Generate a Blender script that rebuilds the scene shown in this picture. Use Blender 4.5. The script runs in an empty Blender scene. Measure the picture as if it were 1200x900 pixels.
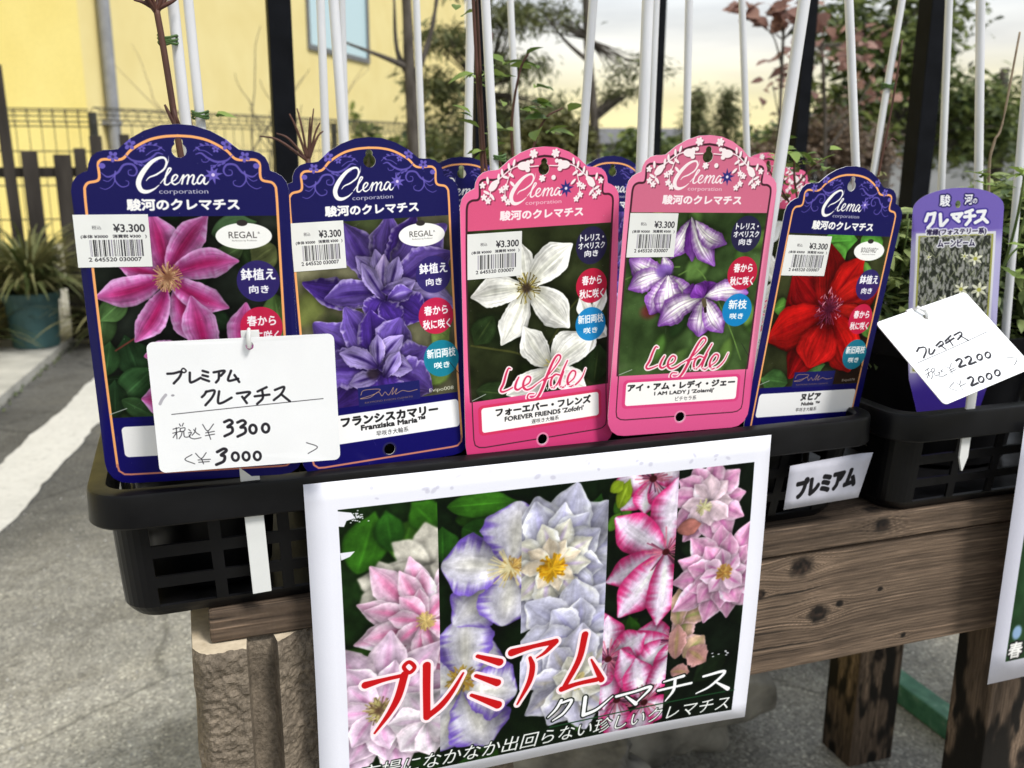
import bpy, bmesh, math, random
import numpy as np
from mathutils import Vector, Matrix, geometry
R_=math.radians
scene=bpy.context.scene
# ------------------------------------------------------------------ camera (origin of the survey 0.835 m above the ground)
G0=0.835
cam=bpy.data.cameras.new('camera'); co=bpy.data.objects.new('camera',cam); scene.collection.objects.link(co); scene.camera=co
cam.sensor_width=36; cam.lens=36*1110/1200; cam.clip_start=.02; cam.clip_end=600
co.location=(0,0,G0); co.rotation_euler=(Matrix.Rotation(-R_(19.2),3,'Z')@Matrix.Rotation(R_(90-14.1),3,'X')@Matrix.Rotation(R_(.35),3,'Z')).to_euler()
cam.dof.use_dof=True; cam.dof.focus_distance=.53; cam.dof.aperture_fstop=13.5
# ------------------------------------------------------------------ sky, sun, exposure
SUN_EL,SUN_AZ=55,150      # azimuth measured from +Y towards +X
w=bpy.data.worlds.new('World'); scene.world=w; w.use_nodes=True; N=w.node_tree; N.nodes.clear()
def nn(t,**k):
    n=N.nodes.new(t)
    for a,b in k.items(): setattr(n,a,b)
    return n
sky=nn('ShaderNodeTexSky',sky_type='NISHITA'); sky.sun_disc=False; sky.sun_elevation=R_(SUN_EL); sky.sun_rotation=R_(SUN_AZ); sky.air_density=1.5; sky.dust_density=3
tc=nn('ShaderNodeTexCoord'); mp=nn('ShaderNodeMapping'); mp.inputs['Scale'].default_value=(2.2,2.2,14); N.links.new(tc.outputs['Generated'],mp.inputs[0])
nz=nn('ShaderNodeTexNoise'); nz.inputs['Scale'].default_value=1.6; nz.inputs['Detail'].default_value=6; N.links.new(mp.outputs[0],nz.inputs['Vector'])
sx=nn('ShaderNodeSeparateXYZ'); N.links.new(tc.outputs['Generated'],sx.inputs[0])
rp=nn('ShaderNodeValToRGB'); e=rp.color_ramp.elements; e[0].position=0.0; e[0].color=(1.0,.88,.44,1); e[1].position=.17; e[1].color=(.80,.87,.96,1)
m1=e.new(.045); m1.color=(1.0,.92,.56,1); m2=e.new(.095); m2.color=(.93,.93,.88,1); N.links.new(sx.outputs['Z'],rp.inputs[0])
r2=nn('ShaderNodeValToRGB'); r2.color_ramp.elements[0].position=.30; r2.color_ramp.elements[0].color=(.74,.74,.76,1); r2.color_ramp.elements[1].position=.66; r2.color_ramp.elements[1].color=(1.12,1.1,1.08,1); N.links.new(nz.outputs['Fac'],r2.inputs[0])
mu=nn('ShaderNodeMixRGB',blend_type='MULTIPLY'); mu.inputs[0].default_value=1; N.links.new(rp.outputs[0],mu.inputs[1]); N.links.new(r2.outputs[0],mu.inputs[2])
sc_=nn('ShaderNodeVectorMath',operation='SCALE'); sc_.inputs['Scale'].default_value=10.4; N.links.new(mu.outputs[0],sc_.inputs[0])
mx=nn('ShaderNodeMixRGB'); mx.inputs[0].default_value=.88; N.links.new(sky.outputs[0],mx.inputs[1]); N.links.new(sc_.outputs[0],mx.inputs[2])
bg=nn('ShaderNodeBackground'); bg.inputs[1].default_value=.10; N.links.new(mx.outputs[0],bg.inputs[0]); ow=nn('ShaderNodeOutputWorld'); N.links.new(bg.outputs[0],ow.inputs[0])
sun=bpy.data.lights.new('sun','SUN'); so=bpy.data.objects.new('sun',sun); scene.collection.objects.link(so); sun.energy=3.1; sun.angle=R_(14); sun.color=(1,.965,.91)
sd=Vector((math.sin(R_(SUN_AZ))*math.cos(R_(SUN_EL)),math.cos(R_(SUN_AZ))*math.cos(R_(SUN_EL)),math.sin(R_(SUN_EL)))); so.rotation_euler=sd.to_track_quat('Z','Y').to_euler(); so.location=(0,0,5)
vs=scene.view_settings; vs.view_transform='Standard'; vs.look='None'; vs.exposure=.15; vs.gamma=1
# ------------------------------------------------------------------ print shop: flat print drawn by code
def srgb(*c): return np.array([v/255.0 for v in c])
def lerp(a,b,t): return a+(b-a)*t
def sstep(a,b,x):
    t=np.clip((x-a)/(b-a),0,1); return t*t*(3-2*t)
_nc={}
def vnoise(X,Y,sc,seed=0):
    """smooth value noise, about 0..1"""
    if seed not in _nc: _nc[seed]=np.random.RandomState(seed+77).rand(64,64)
    g=_nc[seed]; x=X*sc+seed*3.7; y=Y*sc+seed*1.3
    xi=np.floor(x).astype(int); yi=np.floor(y).astype(int); fx=x-xi; fy=y-yi
    fx=fx*fx*(3-2*fx); fy=fy*fy*(3-2*fy)
    a=g[yi%64,xi%64]; b=g[yi%64,(xi+1)%64]; c=g[(yi+1)%64,xi%64]; d=g[(yi+1)%64,(xi+1)%64]
    return (a*(1-fx)+b*fx)*(1-fy)+(c*(1-fx)+d*fx)*fy
def fbm(X,Y,sc,seed=0,o=3):
    s=0;a=1;n=0
    for i in range(o): s=s+a*vnoise(X,Y,sc*2**i,seed+i); n+=a; a*=.5
    return s/n
_glyph={}
def text_loops(body,bold=0.0):
    k=(body,bold)
    if k in _glyph: return _glyph[k]
    c=bpy.data.curves.new('lettering','FONT'); c.body=body; c.fill_mode='NONE'; c.resolution_u=3; c.offset=bold
    o=bpy.data.objects.new('lettering',c); bpy.context.scene.collection.objects.link(o)
    bpy.context.view_layer.update()
    ev=o.evaluated_get(bpy.context.evaluated_depsgraph_get()); m=ev.to_mesh()
    n=len(m.vertices); co=np.empty(n*3); m.vertices.foreach_get('co',co); co=co.reshape(-1,3)[:,:2].copy()
    e=np.empty(len(m.edges)*2,int); m.edges.foreach_get('vertices',e); e=e.reshape(-1,2)
    ev.to_mesh_clear(); bpy.data.objects.remove(o); bpy.data.curves.remove(c)
    _glyph[k]=(co,e); return _glyph[k]
def smooth_pts(P,n=8,closed=False):
    P=np.array(P,float)
    if len(P)<3: return P
    Q=np.vstack([P[-1:],P,P[:2]]) if closed else np.vstack([2*P[:1]-P[1:2],P,2*P[-1:]-P[-2:-1]])
    out=[]
    for i in range(len(Q)-3):
        p0,p1,p2,p3=Q[i:i+4]
        for t in np.arange(n)/n:
            out.append(.5*((2*p1)+(-p0+p2)*t+(2*p0-5*p1+4*p2-p3)*t*t+(-p0+3*p1-3*p2+p3)*t**3))
    if not closed: out.append(P[-1])
    return np.array(out)
def affine(src,dst):
    src=np.array(src,float); dst=np.array(dst,float)
    A=np.hstack([src,np.ones((len(src),1))]); M=np.linalg.lstsq(A,dst,rcond=None)[0]
    return lambda p: np.hstack([np.array(p,float)[:,:2],np.ones((len(p),1))])@M
def homog(src,dst):
    A=[];b=[]
    for (x,y),(u,v) in zip(src,dst):
        A.append([x,y,1,0,0,0,-u*x,-u*y]);b.append(u); A.append([0,0,0,x,y,1,-v*x,-v*y]);b.append(v)
    h=np.linalg.lstsq(np.array(A,float),np.array(b,float),rcond=None)[0]; M=np.append(h,1).reshape(3,3)
    def f(p):
        q=np.hstack([np.array(p,float)[:,:2],np.ones((len(p),1))])@M.T
        return q[:,:2]/q[:,2:]
    return f
class Sheet:
    """a sheet of print; local units, x right, y up"""
    def __init__(s,x0,y0,x1,y1,ppu,col):
        s.x0,s.y0,s.x1,s.y1,s.k=x0,y0,x1,y1,float(ppu)
        s.W=int(round((x1-x0)*ppu)); s.H=int(round((y1-y0)*ppu))
        s.a=np.empty((s.H,s.W,3)); s.a[:]=col
        s.clip=None
    def box(s,xa,ya,xb,yb):
        i0=max(0,int((xa-s.x0)*s.k)-2); i1=min(s.W,int((xb-s.x0)*s.k)+3)
        j0=max(0,int((ya-s.y0)*s.k)-2); j1=min(s.H,int((yb-s.y0)*s.k)+3)
        if s.clip:
            c=s.clip; i0=max(i0,int(round((c[0]-s.x0)*s.k))); i1=min(i1,int(round((c[2]-s.x0)*s.k)))
            j0=max(j0,int(round((c[1]-s.y0)*s.k))); j1=min(j1,int(round((c[3]-s.y0)*s.k)))
        if i1<=i0 or j1<=j0: return None
        X,Y=np.meshgrid((np.arange(i0,i1)+.5)/s.k+s.x0,(np.arange(j0,j1)+.5)/s.k+s.y0)
        return (slice(j0,j1),slice(i0,i1)),X,Y
    def put(s,sl,m,col):
        m=m[...,None] if m.ndim==2 else m
        s.a[sl]=s.a[sl]*(1-m)+col*m
    def cover(s,co,e,pad=0):
        px=(co[:,0]-s.x0)*s.k; py=(co[:,1]-s.y0)*s.k
        i0=max(0,int(px.min())-2-pad); i1=min(s.W,int(px.max())+3+pad); j0=max(0,int(py.min())-2-pad); j1=min(s.H,int(py.max())+3+pad)
        if i1<=i0 or j1<=j0: return None
        SS=4; w=i1-i0; h=(j1-j0)*SS
        x0=px[e[:,0]]-i0; x1=px[e[:,1]]-i0; y0=(py[e[:,0]]-j0)*SS; y1=(py[e[:,1]]-j0)*SS
        sg=np.where(y1>y0,1.,-1.); lo=np.minimum(y0,y1); hi=np.maximum(y0,y1)
        a=np.clip(np.ceil(lo-.5),0,h).astype(int); b=np.clip(np.ceil(hi-.5),0,h).astype(int); n=np.maximum(b-a,0)
        if n.sum()==0: return None
        idx=np.repeat(np.arange(len(n)),n); off=np.arange(n.sum())-np.repeat(np.cumsum(n)-n,n); r=a[idx]+off
        t=(r+.5-y0[idx])/(y1[idx]-y0[idx]); xc=np.clip(x0[idx]+t*(x1[idx]-x0[idx]),0,w-1.001)
        xi=xc.astype(int); fr=xc-xi
        acc=np.zeros((h,w+1)); np.add.at(acc,(r,xi),sg[idx]*(1-fr)); np.add.at(acc,(r,xi+1),sg[idx]*fr)
        cov=np.clip(np.abs(np.cumsum(acc,1)[:,:w]),0,1).reshape(j1-j0,SS,w).mean(1)
        sl=(slice(j0,j1),slice(i0,i1))
        if s.clip:
            X,Y=np.meshgrid((np.arange(i0,i1)+.5)/s.k+s.x0,(np.arange(j0,j1)+.5)/s.k+s.y0); c=s.clip
            cov=cov*((X>c[0])&(X<c[2])&(Y>c[1])&(Y<c[3]))
        return sl,cov
    @staticmethod
    def fat(cov,r):
        out=cov.copy(); R=int(math.ceil(r))+1; p=np.pad(cov,R+1)[0:,0:]
        for k in range(20):
            a=k*math.pi/10
            for q in (1,.5):
                fx=math.cos(a)*r*q; fy=math.sin(a)*r*q; dx=int(math.floor(fx)); dy=int(math.floor(fy)); fx-=dx; fy-=dy
                g=lambda i,j: p[R+dy+j:R+dy+j+cov.shape[0],R+dx+i:R+dx+i+cov.shape[1]]
                out=np.maximum(out,(g(0,0)*(1-fx)+g(1,0)*fx)*(1-fy)+(g(0,1)*(1-fx)+g(1,1)*fx)*fy)
        return out
    def poly(s,P,col,al=1.0,outline=None):
        P=np.array(P,float); n=len(P); e=np.stack([np.arange(n),(np.arange(n)+1)%n],1)
        s._ink(P,e,col,al,outline)
    def _ink(s,co,e,col,al=1.0,outline=None):
        r=int(outline[1]*s.k)+2 if outline else 0
        q=s.cover(co,e,r)
        if q is None: return
        sl,cov=q
        if outline: s.put(sl,s.fat(cov,outline[1]*s.k)*(outline[2] if len(outline)>2 else 1),outline[0])
        s.put(sl,cov*al,col)
    def text(s,body,x0,y0,x1,y1,col,bold=0.0,shear=0.0,outline=None,al=1.0,rot=0.0):
        co,e=text_loops(body,0); lo=co.min(0); hi=co.max(0)
        bw=bold*1.0*(y1-y0)
        u=(co-lo)/(hi-lo+1e-9); X=x0+u[:,0]*(x1-x0)+shear*(u[:,1]-.5)*(y1-y0); Y=y0+u[:,1]*(y1-y0)
        if rot:
            cx,cy=(x0+x1)/2,(y0+y1)/2; c,n=math.cos(rot),math.sin(rot); X,Y=cx+(X-cx)*c-(Y-cy)*n,cy+(X-cx)*n+(Y-cy)*c
        if outline: s._ink(np.stack([X,Y],1),e,col,0,(outline[0],outline[1]+bw))
        if bw*s.k>.35: s._ink(np.stack([X,Y],1),e,col,al,(col,bw))
        else: s._ink(np.stack([X,Y],1),e,col,al)
    def rrect(s,x0,y0,x1,y1,r,col,al=1.0,wide=0.0):
        q=s.box(x0-wide,y0-wide,x1+wide,y1+wide)
        if not q: return
        sl,X,Y=q; cx,cy=(x0+x1)/2,(y0+y1)/2; dx=np.abs(X-cx)-(x1-x0)/2+r; dy=np.abs(Y-cy)-(y1-y0)/2+r
        d=np.hypot(np.maximum(dx,0),np.maximum(dy,0))+np.minimum(np.maximum(dx,dy),0)-r
        m=np.clip(.5-d*s.k,0,1) if not wide else np.clip(.5-(np.abs(d)-wide/2)*s.k,0,1)
        s.put(sl,m*al,col)
    def disc(s,x,y,rx,ry,col,al=1.0,soft=0.0,rot=0.0):
        R=max(rx,ry)*(1+soft); q=s.box(x-R,y-R,x+R,y+R)
        if not q: return
        sl,X,Y=q; c,n=math.cos(rot),math.sin(rot); U=((X-x)*c+(Y-y)*n)/rx; V=(-(X-x)*n+(Y-y)*c)/ry
        d=np.hypot(U,V); m=sstep(1+soft,1-soft,d) if soft else np.clip(.5-(d-1)*min(rx,ry)*s.k,0,1)
        s.put(sl,m*al,col)
    def stroke(s,P,w,col,al=1.0,outline=None,smooth=True,closed=False):
        P=np.array(P,float); w=np.array(w,float)*np.ones(len(P))
        Q=np.hstack([P[:,:2],w[:,None]])
        if smooth and len(P)>2: Q=smooth_pts(Q,6,closed)
        if closed: Q=np.vstack([Q,Q[:1]])
        o=outline[1] if outline else 0; R=Q[:,2].max()/2+o+2/s.k
        q=s.box(Q[:,0].min()-R,Q[:,1].min()-R,Q[:,0].max()+R,Q[:,1].max()+R)
        if not q: return
        sl,X,Y=q; D=np.full(X.shape,9.)
        for a,b in zip(Q[:-1],Q[1:]):
            d=b[:2]-a[:2]; L=d@d+1e-12; t=np.clip(((X-a[0])*d[0]+(Y-a[1])*d[1])/L,0,1)
            D=np.minimum(D,np.hypot(X-a[0]-t*d[0],Y-a[1]-t*d[1])-(a[2]+(b[2]-a[2])*t)/2)
        if outline: s.put(sl,np.clip(.5-(D-o)*s.k,0,1),outline[0])
        s.put(sl,np.clip(.5-D*s.k,0,1)*al,col)
    def petal(s,b,t,W,body,mid=None,edge=None,tip=None,base=None,bend=0.0,p=.75,q=.62,ruf=.04,vein=.05,shadow=.38,seed=0,lit=.08,midw=.35,edgew=.22,soft=0.0,stripe=None,point=.6):
        b=np.array(b,float); t=np.array(t,float); d=t-b; L=np.hypot(*d); d=d/L; n=np.array([-d[1],d[0]])
        R=W*.75+abs(bend)*L+.03
        c=np.array([b,t,(b+t)/2+n*bend*L*.3]); lo=c.min(0)-R; hi=c.max(0)+R
        g=s.box(lo[0],lo[1],hi[0],hi[1])
        if not g: return
        sl,X,Y=g; u=((X-b[0])*d[0]+(Y-b[1])*d[1])/L; v=((X-b[0])*n[0]+(Y-b[1])*n[1])-bend*L*4*u*(1-u)
        uc=np.clip(u,1e-4,1-1e-4); peak=p/(p+q); nm=peak**p*(1-peak)**q
        w=W/2*(uc**p*(1-uc)**q)/nm*(1-point*sstep(.62,1.0,u)**1.5)*(1+ruf*(vnoise(u*9,np.sign(v)*3+seed,1,seed%7)-.5)*2+ruf*.6*(vnoise(u*23,np.sign(v)*3+seed,1,(seed+3)%7)-.5)*2)
        inside=(u>0)&(u<1); ov=np.where(u<0,-u*L,np.where(u>1,(u-1)*L,0)); sd=np.abs(v)-w; dist=np.where(inside,sd,np.hypot(ov,np.maximum(np.abs(v),0)))
        if shadow>0:
            sw=.060*min(1,W*6); s.put(sl,shadow*np.clip(1-np.maximum(dist,0)/sw,0,1)**2,s.a[sl]*.35)
        aa=max(soft,1.0/s.k); m=np.clip(.5-dist/aa,0,1)*((u>-.01)&(u<1.01))
        k=np.clip(np.abs(v)/(w+1e-6),0,1); col=np.broadcast_to(body,X.shape+(3,)).copy()
        def mix(c,f):
            nonlocal col
            f=np.clip(f,0,1)[...,None]; col=col*(1-f)+c*f
        if mid is not None: mix(mid,(1-sstep(0,midw,k))*sstep(-.1,.3,u)*sstep(1.05,.55,u))
        if base is not None: mix(base,sstep(.45,0,u))
        if tip is not None: mix(tip,sstep(.55,1,u))
        if edge is not None: mix(edge,.80*sstep(1-edgew*1.9,1.02,k+(vnoise(u*26,np.sign(v)*4+seed,1,seed%5)-.5)*.34+(vnoise(u*60,np.sign(v)*4+seed,1,seed%3)-.5)*.12))
        if stripe is not None:
            mix(stripe,.5*(np.abs(((k*3.0+.5)%1)-.5)<.13)*(1-k)*sstep(0,.2,u)*sstep(1,.7,u))
        kk=v/(w+1e-6); fan=kk/(.25+.75*np.clip(np.sin(np.pi*np.clip(u,.02,.98)),.2,1)); vl=np.abs(((fan*5.5+.35*vnoise(u*5,kk*3,1,seed%5))%1)-.5)*2
        fold=(vnoise(u*2.6+seed*.7,kk*1.6,1,(seed*3)%11)-.5)
        sh=1+lit*(v/(w+1e-6))*(1 if seed%2 else -1)+.34*fold-vein*1.1*sstep(.25,0,vl)*sstep(0,.2,u)*sstep(1,.8,u)+vein*(vnoise(v/(w+1e-6)*9,u*2.0,1,seed%9)-.5)*2+vein*.8*(vnoise(v/(w+1e-6)*22,u*5.0,1,seed%8)-.5)*2+.08*(vnoise(X*60,Y*60,1,seed%6)-.5)+.06*(vnoise(X*25,Y*25,1,seed%4)-.5)
        sh=sh*(1-.22*sstep(.8,1.0,k)*(edge is None))*(.84+.16*sstep(0,.35,u))
        s.put(sl,m,np.clip(col*sh[...,None],0,1))
    def stamens(s,x,y,r,n,col,col2,seed=0,w=.006,dark=None,ry=None,bias=(0,0)):
        R=random.Random(seed); ry=ry or r; n=int(n*1.7); w=w*.62
        for i in range(n):
            a=R.uniform(0,2*math.pi); q=R.uniform(.45,1.0); ex=x+math.cos(a)*r*q+bias[0]*r; ey=y+math.sin(a)*ry*q+bias[1]*r
            mx=(x+ex)/2+R.uniform(-.15,.15)*r; my=(y+ey)/2+R.uniform(-.15,.15)*r
            c=lerp(col,col2,R.random())
            s.stroke([(x,y),(mx,my),(ex,ey)],[w*.7,w*.8,w*1.25],c*R.uniform(.75,1.1))
        if dark is not None: s.disc(x,y,r*.28,ry*.28,dark,.8,.5)
    def blur(s,x0,y0,x1,y1,r):
        q=s.box(x0,y0,x1,y1); sl=q[0]; A=s.a[sl]; R=max(1,int(r*s.k))
        for _ in range(2):
            for ax in (0,1):
                P=np.pad(A,[(R,R) if i==ax else (0,0) for i in range(3)],mode='edge'); C=np.cumsum(P,ax)
                C=np.concatenate([np.zeros_like(C.take([0],ax)),C],ax); n=A.shape[ax]; w=2*R+1
                A=(C.take(range(w,w+n),ax)-C.take(range(0,n),ax))/w
        s.a[sl]=A
    def leafy(s,x0,y0,x1,y1,base,greens,n,size,seed=0,blur=0.0,dark=None):
        s.clip=(x0,y0,x1,y1); q=s.box(x0,y0,x1,y1); sl,X,Y=q
        f=fbm(X,Y,6/(x1-x0),seed); s.a[sl]=np.clip(base*(.55+.9*f)[...,None],0,1); R=random.Random(seed)
        for i in range(n):
            bx,by=R.uniform(x0,x1),R.uniform(y0,y1); a=R.uniform(0,2*math.pi); L=size*R.uniform(.6,1.3)
            g=greens[R.randrange(len(greens))]*R.uniform(.6,1.1)
            s.petal((bx,by),(bx+math.cos(a)*L,by+math.sin(a)*L),L*R.uniform(.4,.6),g,mid=g*1.25,midw=.12,bend=R.uniform(-.08,.08),q=.8,seed=i+seed,ruf=.01,shadow=.5,lit=.12)
        if blur: s.blur(x0,y0,x1,y1,blur)
    def finish(s,x0,y0,x1,y1,seed,gain=1.0,sat=.86,soft=.0016,con=1.12):
        """camera softness, uneven daylight of the printed photograph, duller printing inks"""
        c=s.clip; s.clip=(x0,y0,x1,y1); q=s.box(x0,y0,x1,y1); A0=s.a[q[0]].copy(); s.blur(x0,y0,x1,y1,soft); B=s.a[q[0]]*.65+A0*.35
        f=fbm(q[1],q[2],3.2/(x1-x0),seed,3)[...,None]; g=fbm(q[1],q[2],18/(x1-x0),seed+2,4)[...,None]
        B=B*(.74+.48*f)*(.86+.28*g); l=(B@np.array([.3,.6,.1]))[...,None]; B=l+(B-l)*sat; B=.45+(B-.45)*con; s.a[q[0]]=np.clip(B*gain,.01,1); s.clip=c
    def image(s,name):
        im=bpy.data.images.new(name,s.W,s.H,alpha=False,float_buffer=False); im.colorspace_settings.name='sRGB'
        r=np.random.RandomState(5).rand(s.H,s.W,1)*.022-.011
        buf=np.ones((s.H,s.W,4),np.float32); buf[...,:3]=np.clip(s.a+r,0,1); im.pixels.foreach_set(buf.ravel()); im.update(); im.pack(); return im

WHITE=srgb(244,243,240); INK=srgb(28,27,30)
# ---- outline of the clematis picture labels (local units: width 1, y=0 at the shoulder notch)
def tag_outline(inset=0.0):
    h=[(.0,.219),(.075,.213),(.15,.188),(.215,.152),(.274,.103),(.30,.099),(.335,.098),(.37,.088),(.397,.066),(.412,.035),(.416,.004),(.44,-.004),(.470,-.022),(.491,-.05),(.500,-.09),
       (.500,-1.47),(.494,-1.52),(.470,-1.565),(.43,-1.592),(.38,-1.600),(0,-1.600)]
    R=np.array(h); L=R[::-1][1:-1].copy(); L[:,0]*=-1
    P=np.vstack([R,L])
    if inset:
        n=len(P); T=np.roll(P,-1,0)-np.roll(P,1,0); N=np.stack([T[:,1],-T[:,0]],1); N/=np.hypot(N[:,0],N[:,1])[:,None]+1e-9
        P=P+N*(-inset if True else 0)
    return P
def hole_top():

    top=[(math.cos(t)*.020,.137+math.sin(t)*.020) for t in np.linspace(math.radians(-30),math.radians(210),9)]
    bot=[(math.cos(t)*.034,.097+math.sin(t)*.034) for t in np.linspace(math.radians(125),math.radians(415),14)]
    return np.array(top+bot)
def hole_bottom(): return np.array([(math.cos(t)*.032,-1.503+math.sin(t)*.032) for t in np.linspace(0,2*math.pi,15)[:-1]])

Z1=lambda p:[((a-566)*.000988,(248.6-b)*.00099)+tuple(r) for a,b,*r in p]
def word_logo(S,col,dx=0.0,dy=0.0):
    def st(P,w):
        Q=[(a+dx,b+dy) for a,b in Z1(P)]; S.stroke(Q,[q*.00105 for q in w],col)
    st([(452,264),(488,240),(504,208),(496,186),(470,186),(432,208),(390,255),(368,300),(376,335),(402,344),(436,332),(462,312)],[5,8,10,10,12,17,22,23,21,16,8,3])
    st([(516,176),(511,205),(490,236),(455,262),(420,276),(404,292)],[1,3,6,8,6,3])
    st([(468,304),(500,268),(522,238),(511,236),(494,275),(488,305),(500,311),(515,300)],[4,6,7,8,9,9,7,5])
    st([(515,300),(537,288),(550,271),(541,264),(527,276),(522,299),(535,310),(555,300)],[4,6,7,8,9,9,7,5])
    st([(555,300),(574,270),(578,270),(567,307)],[4,7,9,8]); st([(569,290),(594,266),(602,272),(592,307)],[4,7,9,8]); st([(594,290),(618,266),(626,272),(617,300),(624,309),(638,298)],[4,7,9,9,7,5])
    st([(676,274),(660,265),(643,285),(641,302),(654,304),(676,276),(670,301),(681,308),(698,290)],[6,7,8,9,8,7,9,7,3])
    S.text('corporation',-.106+dx,-.111+dy,.12+dx,-.083+dy,col,0,al=.8)
def star(S,x,y,r,col,cc):
    P=[]
    for k in range(16):
        a=math.pi/2+.15+k*math.pi/8; q=r*(1.0 if k%4==0 else .85 if k%2==0 else .42); P.append((x+math.cos(a)*q,y+math.sin(a)*q))
    S.poly(P,col); S.disc(x,y,r*.17,r*.17,cc)
def floret(S,x,y,r,col,n=5,rot=.3):
    for k in range(n):
        a=rot+k*2*math.pi/n; S.disc(x+math.cos(a)*r*.58,y+math.sin(a)*r*.58,r*.40,r*.30,col,rot=a)
    S.disc(x,y,r*.25,r*.25,col*.55)
def sticker_art():
    S=Sheet(0,0,1,.735,420,srgb(236,237,234))
    q=S.box(0,0,1,.735); S.a[q[0]]*=(1-.05*fbm(q[1],q[2],3,4))[...,None]
    k=srgb(48,46,52); S.text('税込',.235,.53,.36,.585,k,.0); S.text('¥3.300',.52,.49,.94,.60,k,.03)
    S.text('(本体 ¥3000   消費税 ¥300   )',.075,.40,.955,.455,k,.02)
    R=random.Random(3); x=.185
    while x<.90:
        w=R.choice([.007,.007,.011,.016,.021]); S.rrect(x,.15,min(x+w,.905),.385,.001,k*R.choice([.6,1,1.3,1.9,3])); x+=w+R.choice([.006,.009,.013,.018])
    S.text('2 645520 030007',.15,.08,.86,.135,k,.02)
    return S
def badge(S,x,y,r,col,l1,l2,h1=.042,three=None,ry=None):
    S.disc(x,y,r,ry or r*1.0,col,.94)
    wc=srgb(250,250,252)
    if three:
        for i,(t,w) in enumerate(three): S.text(t,x-w,y+.030-.047*i-.008+.005,x+w,y+.063-.047*i+.002,wc,.025)
    else:
        S.text(l1[0],x-l1[1],y+.005,x+l1[1],y+.005+l1[2],wc,.025); S.text(l2[0],x-l2[1],y-.022-l2[2],x+l2[1],y-.022,wc,.025)
NAVY=srgb(26,25,84); LILAC=srgb(104,92,180); GOLD=srgb(246,172,108)
def oval(S,x,y,word):
    S.disc(x,y,.134,.064,srgb(243,243,240)); S.text(word,x-.072,y-.010,x+.062,y+.022,srgb(70,66,66),.0); S.text('Perfection by Professor',x-.058,y-.028,x+.062,y-.018,srgb(110,105,105)); S.disc(x-.005,y+.064,.026,.015,srgb(50,45,45))
    S.text('R',x+.068,y+.010,x+.078,y+.02,srgb(90,90,90))
def wear(S,seed):
    R=random.Random(seed*31); S.clip=None
    S.stroke([(-.445,-1.207),(-.36,-1.178)],.0045,srgb(176,182,176),.9,smooth=False); S.stroke([(.395,-1.045),(.452,-1.125)],.0035,srgb(30,28,30),.8,smooth=False)
    for i in range(60): S.disc(R.uniform(-.5,.5),R.uniform(-1.6,.18),R.uniform(.001,.0028),R.uniform(.001,.002),srgb(200,198,196),R.uniform(.15,.6),.4)
    for i in range(9):
        x,y,a,L=R.uniform(-.45,.45),R.uniform(-1.55,.1),R.uniform(0,3.1),R.uniform(.02,.07); S.stroke([(x,y),(x+math.cos(a)*L,y+math.sin(a)*L)],.0016,srgb(210,205,210),.22,smooth=False)
    for i in range(5): S.disc(R.uniform(-.5,.5),R.uniform(-1.6,-.2),R.uniform(.02,.06),R.uniform(.008,.02),srgb(190,180,165),.06,.9,rot=R.uniform(0,3))
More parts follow.
